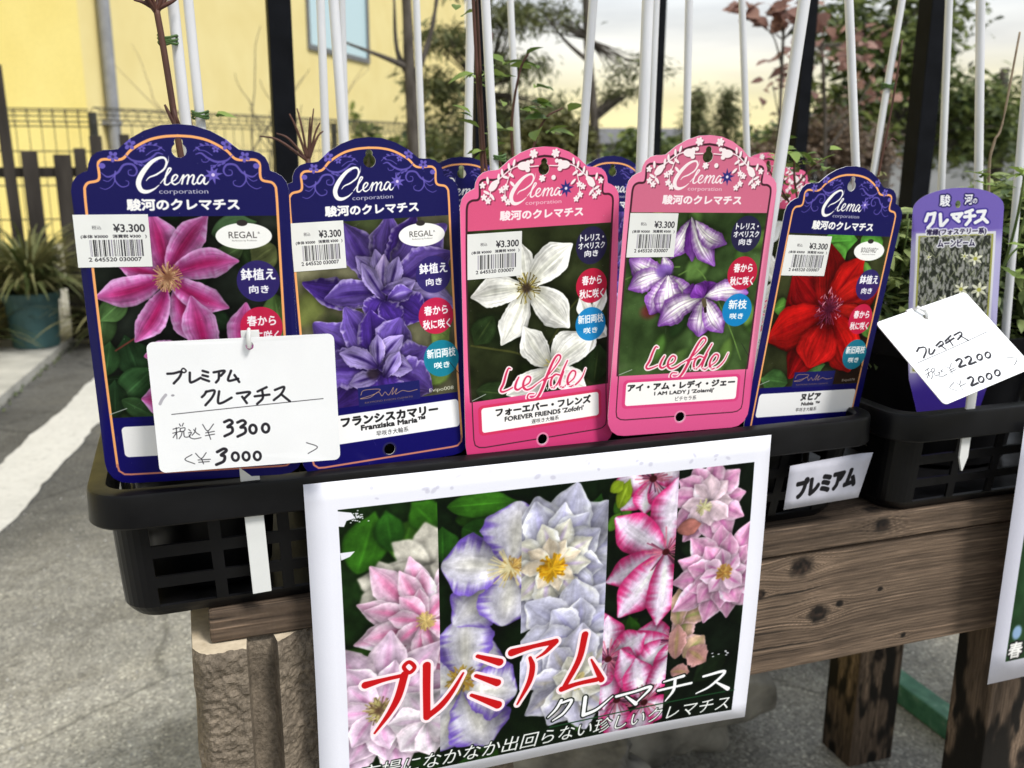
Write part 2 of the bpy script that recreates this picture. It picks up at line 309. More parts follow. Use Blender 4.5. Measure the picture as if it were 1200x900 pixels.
def blue_tag(kind):
    S=Sheet(-.51,-1.61,.51,.23,600,NAVY)
    q=S.box(-.6,-2,.6,-.9); S.a[q[0]]=lerp(NAVY,srgb(16,12,92),sstep(-1.0,-1.3,q[2])[...,None])
    px0,px1,pt,pb=-.441,.441,-.211,-1.226
    PHOTO[kind](S,px0,pb,px1,pt); S.clip=None
    # golden line
    F=smooth_pts; g=[(-.441,-1.50),(-.441,-.8),(-.441,-.3),(-.441,-.16),(-.4405,-.12),(-.4395,-.09),(-.437,-.072),(-.420,-.052),(-.372,-.036),(-.369,.03),(-.360,.048),(-.338,.056),(-.262,.057),(-.215,.100),(-.14,.142),(-.07,.160),(0,.165)]
    for side in (1,-1): S.stroke([(a*side,b) for a,b in g],.0125,GOLD)
    y=-1.549; S.stroke([(-.441,-1.49),(-.436,-1.525),(-.412,-1.546),(-.38,y),(.38,y),(.412,-1.546),(.436,-1.525),(.441,-1.49)],.0105,srgb(200,126,104),smooth=False)
    for side in (1,-1):
        m=lambda P:[(a*side,b) for a,b in P]
        for P,w in [([(-.36,-.005),(-.33,-.025),(-.285,-.005),(-.255,.03),(-.215,.032),(-.198,.005),(-.21,-.018),(-.235,-.015),(-.236,.004),(-.222,.008)],[.003,.008,.010,.010,.010,.009,.007,.005,.004,.003]),
                    ([(-.295,.0),(-.300,-.04),(-.275,-.07),(-.245,-.065),(-.240,-.048),(-.252,-.042)],[.008,.008,.006,.005,.004,.003]),
                    ([(-.37,-.075),(-.345,-.082),(-.315,-.065),(-.300,-.04)],[.003,.004,.004,.004]),([(-.352,-.04),(-.330,-.045),(-.30,-.02)],.004),
                    ([(-.245,.078),(-.215,.052),(-.17,.045),(-.13,.062),(-.10,.085),(-.075,.08)],[.004,.009,.011,.010,.008,.004]),
                    ([(-.18,.046),(-.165,.03),(-.14,.028)],.004),([(-.14,.06),(-.125,.045),(-.105,.045),(-.1,.056)],.004),
                    ([(-.19,.10),(-.16,.118),(-.12,.122),(-.09,.115),(-.065,.095)],.0035),([(-.15,.075),(-.12,.095),(-.09,.10)],.004)]:
            S.stroke(m(P),w,LILAC,.85)
        for x_,y_ in ((-.155,.122),(-.13,.128),(-.105,.124),(-.085,.108),(-.2,.038),(-.18,.03),(-.155,.022),(-.17,.112)):
            S.disc(x_*side,y_,.011,.005,LILAC,.85,rot=.5*side*(1 if y_>.1 else -1))
        floret(S,-.222*side,.126,.030,LILAC); floret(S,-.300*side,.068,.027,LILAC,rot=.8); floret(S,-.168*side,.104,.018,LILAC); S.disc(-.352*side,.026,.015,.013,LILAC)
    word_logo(S,WHITE); star(S,.148,-.016,.047,LILAC,srgb(214,196,236))
    S.text('駿河のクレマチス',-.258,-.183,.258,-.131,WHITE,.06)
    # white name box
    if kind=='mauve': S.rrect(-.398,-1.449,.398,-1.278,.022,srgb(243,243,243))
    else: S.rrect(-.418,-1.432,.434,-1.268,.022,srgb(244,244,245))
    purple=srgb(52,38,110)
    oval(S,.273,-.31,'REGAL' if kind!='red' else 'BOULEVARD')
    badge(S,.328,-.535,.104,srgb(48,38,104),('鉢植え',.082,.058),('向き',.047,.04))
    badge(S,.330,-.770,.104,srgb(200,34,74),('春から',.070,.052),('秋に咲く',.082,.052))
    if kind!='mauve':
        badge(S,.347,-1.018,.106,srgb(22,128,156),('新旧両枝',.086,.052),('咲き',.047,.036))
        S.clip=None; S.rrect(-.155,-1.236,.205,-1.128,.001,srgb(28,30,92))
        gl=srgb(176,140,110)
        S.stroke([(-.14,-1.17),(-.12,-1.145),(-.03,-1.15),(-.05,-1.17),(-.10,-1.182),(-.145,-1.19),(-.09,-1.19),(-.04,-1.165),(-.02,-1.19),(0,-1.17),(.02,-1.19),(.05,-1.15),(.04,-1.19),(.07,-1.16),(.06,-1.19),(.1,-1.175),(.14,-1.185),(.19,-1.18)],.0032,gl)
        S.text('RAYMOND EVISON CLEMATIS',-.12,-1.222,.16,-1.212,gl*.8)
        if kind=='violet':
            S.text('Evipo008',.262,-1.213,.41,-1.186,srgb(220,220,200)); S.text('フランシスカマリー',-.264,-1.337,.302,-1.288,INK,.07); S.text('Franziska Maria™',-.155,-1.372,.222,-1.343,INK,.07); S.text('早咲き大輪系',-.07,-1.418,.12,-1.387,INK)
        else:
            S.text('Evipo079',.285,-1.213,.40,-1.19,srgb(210,200,190)); S.text('ヌビア',-.055,-1.331,.115,-1.283,INK,.07); S.text('Nubia ™',-.04,-1.368,.12,-1.345,INK,.05); S.text('早咲き大輪系',-.08,-1.41,.105,-1.382,INK)
    S.disc(0,-1.503,.042,.042,srgb(120,120,140)*.5,.5)
    wear(S,len(kind)); return S
PINK=srgb(226,104,148); BROWN=srgb(70,38,48)
LF=affine([(345,510),(745,410),(600,345),(500,550),(258,597),(805,515)],[(-.267,-1.169),(.304,-1.109),(.093,-.999),(-.054,-1.249),(-.389,-1.265),(.392,-1.261)])
def pink_tag(kind):
    head=srgb(222,90,132) if kind=='white' else srgb(210,110,140)
    S=Sheet(-.51,-1.61,.51,.23,600,srgb(238,108,156) if kind=='white' else srgb(236,132,168))
    q=S.box(-.6,-2,.6,-.9); S.a[q[0]]=lerp(S.a[q[0]],srgb(206,62,118) if kind=='white' else srgb(220,88,142),sstep(-1.1,-1.3,q[2])[...,None])
    bd=[(-.455,-1.21),(-.459,-1.0),(-.461,-.5),(-.461,-.2),(-.461,-.14),(-.460,-.10),(-.452,-.074),(-.43,-.060),(-.388,-.050),(-.386,.025),(-.376,.043),(-.355,.050),(-.285,.050),(-.235,.092),(-.16,.135),(-.08,.158),(0,.168)]
    P=[(a,b) for a,b in bd[2:]]+[(-a,b) for a,b in bd[2:-1]][::-1]; S.poly([(-.461,-.227)]+P+[(.461,-.227)],head)
    px0,px1,pt,pb=-.458,.456,-.227,-1.215
    PHOTO[kind](S,px0,pb,px1,pt); S.clip=None
    for side in (1,-1): S.stroke([(a*side,b) for a,b in bd],.0125,BROWN)
    S.stroke([(-.447,-1.2),(-.447,-1.44),(-.44,-1.475),(-.415,-1.492),(-.38,-1.497),(.38,-1.497),(.415,-1.492),(.44,-1.475),(.447,-1.44),(.447,-1.2)],.007,BROWN,smooth=False)
    W=srgb(250,238,240); SH=head*.62
    for off,c in ((.007,SH),(0,W)):
        ox,oy=off,-off
        for side in (1,-1):
            f=lambda P:[(a*side+ox,b+oy) for a,b in P]
            S.stroke(f([(-.035,.115),(-.10,.112),(-.16,.118),(-.21,.098),(-.26,.06),(-.31,.02)]),.006,c); S.stroke(f([(-.20,.1),(-.22,.04),(-.235,-.02),(-.225,-.06)]),.005,c); S.stroke(f([(-.30,.03),(-.32,-.01),(-.325,-.05)]),.005,c)
            for x_,y_,r_,a_ in ((-.125,.117,.038,0),(-.305,.015,.034,.9)): S.disc(x_*side+ox,y_+oy,r_,r_*.62,c,rot=a_*side)
            for x_,y_ in ((-.10,.135),(-.10,.095),(-.285,.035),(-.32,-.0)): S.disc(x_*side+ox,y_+oy,.015,.013,c)
            for x_,y_,a_ in ((-.185,.135,1.1),(-.215,.115,.9),(-.235,.06,.2),(-.255,.085,.9),(-.20,.07,.4),(-.275,.06,1.0),(-.34,.045,.9),(-.31,-.045,.6),(-.19,.02,.5),(-.345,-.02,.3)): S.disc(x_*side+ox,y_+oy,.021,.008,c,rot=-a_*side*1.6)
            for x_,y_ in ((-.335,-.066),(-.24,-.055),(-.215,-.078),(-.36,-.045),(-.255,-.01),(-.37,.02),(-.23,.005)):
                floret(S,x_*side+ox,y_+oy,.020,c,5); S.disc(x_*side+ox,y_+oy,.012,.012,c)
            for x_,y_ in ((-.068,.181),): floret(S,x_*side+ox,y_+oy,.027,c,6); S.disc(x_*side+ox,y_+oy,.018,.018,c)
            S.disc(-.078*side+ox,.140+oy,.012,.012,c)
        floret(S,-.008+ox,.046+oy,.022,c,6); S.disc(-.008+ox,.046+oy,.015,.015,c); S.disc(.063+ox,.048+oy,.014,.014,c)
    word_logo(S,W,0,.006); star(S,.146,-.016,.052,srgb(52,50,122),srgb(230,220,240))
    S.text('駿河のクレマチス',-.262,-.179,.262,-.128,W,.055)
    badge(S,.331,-.355,.104,srgb(40,36,72),None,None,three=(('トレリス・',.078),('オベリスク',.088),('向き',.045)),ry=.112)
    badge(S,.340,-.596,.105,srgb(196,32,66),('春から',.066,.054),('秋に咲く',.082,.054))
    if kind=='white': badge(S,.338,-.830,.103,srgb(22,132,200),('新旧両枝',.086,.052),('咲き',.047,.036))
    else: badge(S,.333,-.827,.104,srgb(22,132,200),('新枝',.064,.058),('咲き',.047,.036))
    # script name
    Lp=srgb(206,52,94)
    cv=lambda P:LF(P)
    parts=[([(398,410),(387,408),(376,432),(362,478),(348,506),(356,516),(380,508),(402,496)],[3,7,9,10,9,8,6,5]),([(432,448),(421,470),(414,497),(426,506),(445,494)],[6,9,10,8,5]),
     ([(445,494),(478,474),(486,450),(470,444),(454,468),(452,494),(468,506),(492,496),(512,480)],[5,6,7,7,9,10,8,7,5]),
     ([(512,480),(565,440),(610,385),(628,352),(616,342),(596,366),(566,432),(536,505),(512,544),(486,556),(468,545),(476,526),(500,524)],[4,5,6,7,8,10,12,12,10,8,7,6,4]),
     ([(545,462),(600,438)],[5,5]),([(622,436),(600,434),(582,458),(580,488),(596,494),(616,466),(640,410),(660,368)],[6,7,9,10,8,7,8,6]),([(640,420),(624,464),(622,488),(636,494),(652,482)],[8,10,9,7,5]),
     ([(652,482),(688,452),(698,422),(682,416),(664,440),(658,470),(672,488),(700,478),(728,446),(746,404)],[5,6,7,7,9,10,8,7,6,3])]
    for o in (True,False):
        for P,w in parts:
            S.stroke(cv(P),[a*.00150 for a in w],Lp,1 if not o else 0,outline=(srgb(250,226,232),.0085) if o else None)
    S.text('リフデシリーズ',.035,-1.208,.235,-1.184,srgb(244,244,244),.03)
    S.rrect(-.412,-1.425,.412,-1.243,.03,Lp if kind=='white' else srgb(214,66,124)); S.rrect(-.391,-1.408,.393,-1.260,.018,srgb(247,244,242))
    if kind=='white':
        S.text('フォーエバー・フレンズ',-.30,-1.322,.335,-1.275,INK,.06); S.text("FOREVER FRIENDS 'Zofofri'",-.245,-1.360,.285,-1.332,INK,.035); S.text('遅咲き大輪系',-.07,-1.398,.115,-1.37,INK)
    else:
        S.text('アイ・アム・レディ・ジェー',-.38,-1.318,.372,-1.273,INK,.06); S.text("I AM LADY J 'Zoiamlj'",-.195,-1.358,.225,-1.33,INK,.035); S.text('ピチセラ系',-.045,-1.396,.105,-1.368,INK)
    S.disc(0,-1.503,.042,.042,srgb(230,150,180),.8)
    wear(S,len(kind)+3); return S
def ph_mauve(S,x0,y0,x1,y1):
    S.leafy(x0,y0,x1,y1,srgb(34,40,34),[srgb(40,72,38),srgb(58,84,44),srgb(34,56,34)],10,.30,11,.006)
    def lf(b,t,W,g): S.petal(b,t,W,g,mid=g*1.3,midw=.1,q=.75,ruf=.01,lit=.15,seed=int(t[0]*100)%9)
    lf((-.46,-.86),(-.40,-.62),.14,srgb(62,92,50)); lf((-.30,-.60),(-.44,-.72),.12,srgb(70,104,54)); lf((-.28,-1.02),(-.33,-.79),.17,srgb(38,66,38)); lf((-.44,-1.0),(-.40,-.82),.12,srgb(48,84,44))
    lf((-.40,-1.14),(-.20,-.96),.17,srgb(44,78,42)); lf((-.42,-1.22),(-.40,-1.02),.12,srgb(36,62,36)); lf((-.38,-1.13),(-.22,-1.235),.11,srgb(52,84,46)); lf((.12,-.30),(.34,-.24),.14,srgb(60,88,54)); lf((.42,-.36),(.30,-.44),.16,srgb(84,92,52)); lf((.40,-.60),(.44,-.95),.2,srgb(66,92,44)); lf((.1,-.45),(.28,-.35),.1,srgb(62,82,46))
    S.stroke([(-.38,-.87),(-.30,-.82),(-.25,-.79)],.008,srgb(124,60,50))
    B=srgb(190,88,160); M=srgb(176,30,100); E=srgb(212,164,216); bs=srgb(176,40,120)
    def pt(b,t,W,sd,bend=0): S.petal(b,t,W*.88,B,mid=M,edge=E,base=bs,bend=bend,midw=.55,edgew=.3,seed=sd,ruf=.05,vein=.09,q=.55,p=.8)
    c=(-.105,-.505)
    pt(c,(-.33,-.44),.12,1); pt(c,(-.155,-.19),.20,2,-.03); pt((-.06,-.53),(.02,-.86),.17,4,-.05); pt(c,(.11,-.205),.165,3,.04); pt(c,(.243,-.432),.175,5,.07); pt(c,(-.448,-.598),.17,6,.05); pt(c,(.18,-.668),.165,8,-.06); pt((-.11,-.55),(-.285,-.83),.155,7,.06); 
    pt((-.02,-.90),(-.25,-.905),.16,9,-.05); pt((.24,-1.0),(.262,-.64),.18,10,.04); pt((.06,-.99),(.0,-.60),.19,11,-.02); pt((.08,-.95),(.36,-.90),.15,12); pt((-.1,-1.15),(-.285,-1.13),.18,13)
    S.finish(x0,y0,x1,y1,3,.94,.80)
    S.stamens(-.1,-.505,.078,90,srgb(216,178,136),srgb(150,100,70),3,.006,srgb(110,70,50))
def ph_violet(S,x0,y0,x1,y1):
    S.leafy(x0,y0,x1,y1,srgb(120,118,88),[srgb(110,120,60),srgb(140,142,110),srgb(80,92,54)],9,.34,21,.02)
    q=S.box(x0,y0,x1,y1)
    S.petal((.2,-1.15),(.40,-1.0),.2,srgb(112,140,60),seed=2,soft=.02); S.petal((.30,-.85),(.40,-.92),.16,srgb(120,150,70),seed=3,soft=.02)
    B=srgb(98,74,160); D=srgb(58,36,112); E=srgb(172,156,212); Lt=srgb(150,132,198)
    def pt(b,t,W,sd,c=B,bend=0,m=D): S.petal(b,t,W,c,mid=m,edge=E,base=D,bend=bend,midw=.3,edgew=.14,seed=sd,ruf=.12,vein=.12,q=.45,p=.7,lit=.18)
    c=(.05,-.62)
    pt(c,(-.17,-.22),.20,1); pt(c,(.09,-.19),.22,2,B); pt(c,(.24,-.20),.2,3,D*1.2); pt(c,(.42,-.26),.25,4,B,.05); pt(c,(-.41,-.52),.17,5,D*1.3,.08); pt(c,(-.30,-.62),.16,6,B,-.05); pt(c,(.45,-.42),.22,7,B,.06); pt(c,(.46,-.72),.22,8,Lt); pt(c,(.26,-.78),.2,9,D*1.3)
    pt(c,(-.05,-.78),.19,10,D*1.35); pt((.04,-.56),(-.11,-.40),.10,11,Lt); pt((.03,-.60),(.0,-.37),.09,12,Lt,m=B); pt((.02,-.64),(.05,-.40),.09,13,srgb(170,150,206),m=B); pt((.06,-.62),(.13,-.42),.10,14,Lt); pt((.04,-.66),(-.08,-.44),.09,15,Lt); pt((.02,-.6),(.22,-.56),.11,16,Lt,-.1); pt((.05,-.66),(.20,-.62),.10,17,B,.1,m=Lt); pt((.02,-.66),(.1,-.80),.16,18,D*1.4)
    c=(-.03,-1.03)
    pt(c,(-.37,-.74),.24,20,B,.05); pt(c,(-.19,-.67),.2,21,B); pt(c,(-.05,-.70),.19,22,D*1.3); pt(c,(.12,-.76),.24,23,B,-.05); pt(c,(.27,-.95),.2,24,B,-.05); pt(c,(.28,-1.20),.24,25,B,.05); pt(c,(-.30,-1.22),.26,26,D*1.4); pt(c,(-.35,-1.0),.22,27,B); pt(c,(0,-1.24),.26,28,D*1.5)
    pt(c,(.13,-.86),.12,29,Lt,.08); pt(c,(-.02,-.84),.09,30,Lt); pt(c,(-.24,-.92),.12,31,Lt,-.06); pt(c,(.17,-1.06),.12,32,Lt,.1); pt((-.02,-1.07),(-.2,-1.1),.10,33,Lt); pt((.0,-1.09),(.1,-.95),.09,34,Lt)
    S.disc(-.06,-1.06,.035,.03,srgb(46,34,50),.9,.4)
    S.finish(x0,y0,x1,y1,5,.88,.84)
def ph_white(S,x0,y0,x1,y1):
    S.leafy(x0,y0,x1,y1,srgb(44,50,30),[srgb(56,72,34),srgb(38,48,28),srgb(66,80,40)],10,.30,31,.016)
    S.stroke([(-.44,-.88),(-.2,-.94),(.0,-.98),(.2,-.72),(.3,-.64)],.012,srgb(86,88,44),.7); S.stroke([(-.1,-.95),(-.04,-.86)],.010,srgb(86,88,44),.7)
    for k,(b,t,W) in enumerate([((.0,-1.2),(.35,-.98),.22),((-.42,-1.15),(-.2,-1.2),.14),((.36,-1.2),(.40,-.96),.2),((-.3,-.72),(-.42,-.88),.16)]): S.petal(b,t,W,srgb(42,58,32),mid=srgb(64,80,44),midw=.1,seed=k,soft=.01)
    B=srgb(222,221,214); M=srgb(188,188,176); E=srgb(240,240,236)
    def pt(b,t,W,sd,bend=0): S.petal(b,t,W*.87,B,mid=M,edge=E,base=srgb(206,204,180),bend=bend,midw=.28,edgew=.25,seed=sd,ruf=.06,vein=.10,stripe=srgb(196,197,190),q=.6,p=.85)
    for t,w in (((.44,-.62),.10),((.26,-.66),.12),((.45,-.92),.12),((.30,-1.03),.14)): pt((.34,-.82),t,w,int(t[0]*50))
    c=(.075,-1.075)
    pt(c,(.28,-.87),.24,41,.04); 
    c=(-.09,-.575)
    pt(c,(-.13,-.31),.16,1); pt(c,(.195,-.84),.24,5,.05); pt(c,(.205,-.335),.235,2,.04); pt(c,(-.255,-.90),.21,4,.05); pt(c,(-.44,-.60),.21,3,-.03)
    S.stamens(-.09,-.575,.095,26,srgb(190,170,70),srgb(70,60,30),5,.006,srgb(50,38,34))
    c=(.075,-1.075)
    pt(c,(-.11,-.80),.20,11,.05); pt(c,(.36,-.905),.21,12,.04); pt(c,(.31,-1.225),.19,13,-.03); pt(c,(-.23,-1.20),.19,14,.05); 
    S.finish(x0,y0,x1,y1,6,.98,.9)
    S.stamens(-.09,-.575,.095,26,srgb(190,170,70),srgb(70,60,30),5,.006,srgb(50,38,34)); S.stamens(.075,-1.06,.06,18,srgb(190,170,70),srgb(120,110,60),6,.005)
def ph_bells(S,x0,y0,x1,y1):
    S.leafy(x0,y0,x1,y1,srgb(62,84,46),[srgb(74,110,48),srgb(100,134,62),srgb(50,76,40),srgb(88,120,60)],22,.20,41,.010)
    S.disc(-.28,-.82,.05,.04,srgb(130,40,50),.7,.6)
    for P in ([(-.07,-.245),(-.06,-.3),(0,-.42)],[(-.1,-.6),(.0,-.56),(.08,-.62),(.14,-.72),(.18,-.80)],[(.05,-.66),(.1,-.64),(.16,-.72),(.3,-.95),(.4,-1.15)],[(.1,-.95),(.25,-.88),(.42,-.80)],[(-.45,-.62),(-.3,-.56),(-.1,-.55)]): S.stroke(P,.009,srgb(92,122,60),.9)
    Wh=srgb(224,218,222); V=srgb(96,42,128)
    def pt(b,t,W,sd,bend=0,inv=False): S.petal(b,t,W,Wh if not inv else V,mid=srgb(240,238,230) if not inv else srgb(120,60,150),edge=V,bend=bend,midw=.5,edgew=.42,seed=sd,ruf=.10,vein=.14,q=.5,p=.9,tip=srgb(130,84,160),stripe=srgb(120,70,150))
    pt((-.06,-.26),(-.17,-.50),.13,1,.05); pt((-.06,-.26),(-.02,-.52),.1,4,0,True); pt((-.06,-.25),(.14,-.55),.12,2,-.05); pt((-.03,-.27),(.205,-.415),.12,3,-.12)
    pt((-.18,-.58),(-.44,-.50),.17,6,.12); pt((-.17,-.60),(-.43,-.68),.15,7,-.08); pt((-.22,-.48),(-.16,-.60),.09,5,0); S.disc(-.2,-.575,.055,.045,srgb(124,88,170),.9,.3); pt((-.18,-.6),(-.27,-.84),.18,8,.06); pt((-.16,-.6),(-.02,-.76),.15,9,-.06); pt((-.17,-.60),(-.14,-.87),.20,10,0)
    c=(.09,-.74); pt(c,(.18,-.66),.12,14,0,True); pt(c,(-.06,-.70),.14,15,.08,True); pt(c,(-.21,-.91),.17,11,-.1); pt(c,(.40,-.72),.16,12,.1); pt(c,(.08,-.99),.20,13,.03); pt(c,(.25,-.97),.15,16,-.04); pt(c,(.02,-.66),.14,17,0,True)
    S.finish(x0,y0,x1,y1,7,1.0,.9)
    S.stroke([(.1,-.78),(.11,-.83)],.02,srgb(40,28,30)); S.stroke([(.09,-.76),(.1,-.79)],.03,srgb(90,80,60))
def ph_red(S,x0,y0,x1,y1):
    S.leafy(x0,y0,x1,y1,srgb(56,60,36),[srgb(70,110,50),srgb(48,66,36),srgb(60,36,30)],12,.25,51,.01)
    for k,(b,t,W,g) in enumerate([((-.14,-.26),(.15,-.24),.2,srgb(92,168,62)),((-.1,-.3),(.08,-.42),.2,srgb(110,190,74)),((.18,-.22),(.40,-.34),.18,srgb(100,172,66)),((.18,-.38),(.34,-.56),.16,srgb(104,160,70)),((-.44,-.70),(-.32,-.66),.12,srgb(96,150,60)),((-.2,-1.2),(-.44,-1.16),.16,srgb(66,104,54)),((-.12,-1.14),(.1,-1.08),.14,srgb(70,110,56)),((.44,-.9),(.38,-.7),.16,srgb(90,140,60))]): S.petal(b,t,W,g,mid=g*1.2,midw=.12,q=.7,seed=k)
    q=S.box(.2,-1.22,.45,-1.0); S.put(q[0],np.full(q[1].shape,.6),srgb(60,26,22))
    B=srgb(196,26,22); M=srgb(150,14,18); D=srgb(112,12,16)
    def pt(b,t,W,sd,c=B,bend=0,m=M): S.petal(b,t,W,c,mid=m,bend=bend,midw=.2,seed=sd,ruf=.06,vein=.12,q=.42,p=.65,lit=.16,base=D,tip=None)
    c=(.02,-.73)
    pt(c,(-.20,-1.17),.28,1,D*1.1); pt(c,(-.33,-.46),.36,2,D*1.35,.04); pt(c,(-.08,-.27),.26,3,srgb(150,20,20),-.02); pt(c,(.24,-.35),.26,4,B,.04); pt(c,(.44,-.56),.30,5,srgb(214,34,26),.03); pt(c,(.42,-.80),.22,6,srgb(214,40,30)); pt(c,(.34,-1.14),.30,7,B,.04); pt(c,(-.45,-.90),.30,8,srgb(176,22,20),-.02); pt((.03,-.78),(-.04,-1.10),.36,9,srgb(214,30,28),m=srgb(196,24,24))
    S.finish(x0,y0,x1,y1,8,.92,.92)
    S.stamens(.03,-.70,.13,46,srgb(150,60,90),srgb(60,14,40),7,.006,srgb(60,10,30))
    R=random.Random(4)
    for i in range(26):
        a=R.uniform(0,6.28); x,y=.03+math.cos(a)*.12*R.uniform(.5,1),-.70+math.sin(a)*.14*R.uniform(.5,1); S.stroke([(x,y),(x+R.uniform(-.02,.02),y+R.uniform(.01,.03))],.004,srgb(224,150,170))
PHOTO=dict(mauve=ph_mauve,violet=ph_violet,white=ph_white,bells=ph_bells,red=ph_red)
def purple_tag():
    """arch label; local: width 1 at the shoulder, x -.5...5, y 0 (apex) down to -2.9"""
    S=Sheet(-.51,-2.95,.51,.02,330,srgb(108,92,178))
    q=S.box(-1,-3,1,1); S.a[q[0]]=lerp(srgb(120,102,186),srgb(62,44,140),sstep(-2.0,-2.5,q[2])[...,None])
    q=S.box(-1,-3,1,-.5); S.put(q[0],sstep(-.4,-.7,q[2])*sstep(-2.5,-2.1,q[2])*sstep(.25,.43,np.abs(q[1]))*.75,srgb(206,206,232))
    S.rrect(-.452,-2.22,.43,-.515,.001,srgb(226,226,232)); S.rrect(-.425,-2.20,.405,-.545,.001,srgb(168,168,88)); S.clip=(-.405,-2.18,.385,-.56)
    q=S.box(-.405,-2.18,.385,-.56); f=fbm(q[1],q[2]*.45,44,3,4); g=vnoise(q[1],q[2],3,6); S.a[q[0]]=lerp(srgb(38,42,34),srgb(176,176,170),np.clip(sstep(.42,.62,f)*.8+.15*g,0,1)[...,None])
    R=random.Random(8)
    for i in range(420):
        x,y=R.uniform(-.4,.38),R.uniform(-2.17,-.56); a=R.uniform(-2.4,-.7); L=R.uniform(.05,.13); S.stroke([(x,y),(x+math.cos(a)*L,y+math.sin(a)*L)],.008,lerp(srgb(50,60,40),srgb(170,174,140),R.random()),.8)
    for x,y,r in ((.22,-.83,.09),(.1,-.80,.05),(.28,-1.2,.10),(.08,-1.19,.09),(-.1,-1.32,.07),(.2,-1.45,.07),(-.2,-1.5,.08),(.15,-1.65,.08),(-.3,-.8,.04),(-.05,-1.62,.06)):
        for k in range(6):
            a=.4+k*math.pi/3; S.petal((x,y),(x+math.cos(a)*r,y+math.sin(a)*r),r*.38,srgb(232,232,206),shadow=.2,seed=k)
        S.disc(x,y,r*.25,r*.25,srgb(190,190,90))
    S.clip=None; o=(srgb(40,34,92),.016)
    S.text('駿',-.20,-.21,-.09,-.08,srgb(250,250,252),.03,outline=o); S.text('河',.07,-.20,.155,-.085,srgb(250,250,252),.03,outline=o); S.text('の',.16,-.19,.205,-.135,srgb(250,250,252),.03,outline=o)
    o=(srgb(70,56,150),.018)
    for P in ([(-.325,-.29),(-.35,-.37)],[(-.325,-.30),(-.25,-.285),(-.27,-.39),(-.32,-.45)],[(-.19,-.30),(-.18,-.43),(-.16,-.43),(-.11,-.37)],[(-.06,-.31),(.05,-.30),(.0,-.36)],[(-.04,-.34),(.02,-.39)],[(.09,-.29),(.16,-.265)],[(.08,-.34),(.19,-.33)],[(.135,-.29),(.14,-.38),(.10,-.43)],[(.22,-.285),(.30,-.28),(.27,-.37),(.20,-.41)],[(.27,-.35),(.33,-.41)]):
        S.stroke(P,.038,srgb(252,252,254),outline=o,smooth=False)
    for P in ([(-.325,-.29),(-.35,-.37)],[(-.325,-.30),(-.25,-.285),(-.27,-.39),(-.32,-.45)],[(-.19,-.30),(-.18,-.43),(-.16,-.43),(-.11,-.37)],[(-.06,-.31),(.05,-.30),(.0,-.36)],[(-.04,-.34),(.02,-.39)],[(.09,-.29),(.16,-.265)],[(.08,-.34),(.19,-.33)],[(.135,-.29),(.14,-.38),(.10,-.43)],[(.22,-.285),(.30,-.28),(.27,-.37),(.20,-.41)],[(.27,-.35),(.33,-.41)]):
        S.stroke(P,.036,srgb(252,252,254),smooth=False)
    o=(srgb(244,244,250),.014)
    S.text('常緑(フォステリー系)',-.335,-.555,.32,-.475,srgb(40,30,70),.04,outline=o); S.text('ムーンビーム',-.205,-.685,.2,-.60,srgb(40,30,70),.04,outline=o)
    return S
def oo(x,y,t=0.0,a=16,b=21):
    return [(x+math.cos(k*math.pi/4)*a*math.cos(t)-math.sin(k*math.pi/4)*b*math.sin(t)*-1*-1,y+math.cos(k*math.pi/4)*a*math.sin(t)*-1+math.sin(k*math.pi/4)*b*math.cos(t)) for k in range(8)]
CARD_W,CARD_H=.091,.0655
H1=homog([(437,205),(1280,170),(1320,764),(440,840)],[(-.5,.36),(.5,.36),(.5,-.36),(-.5,-.36)])
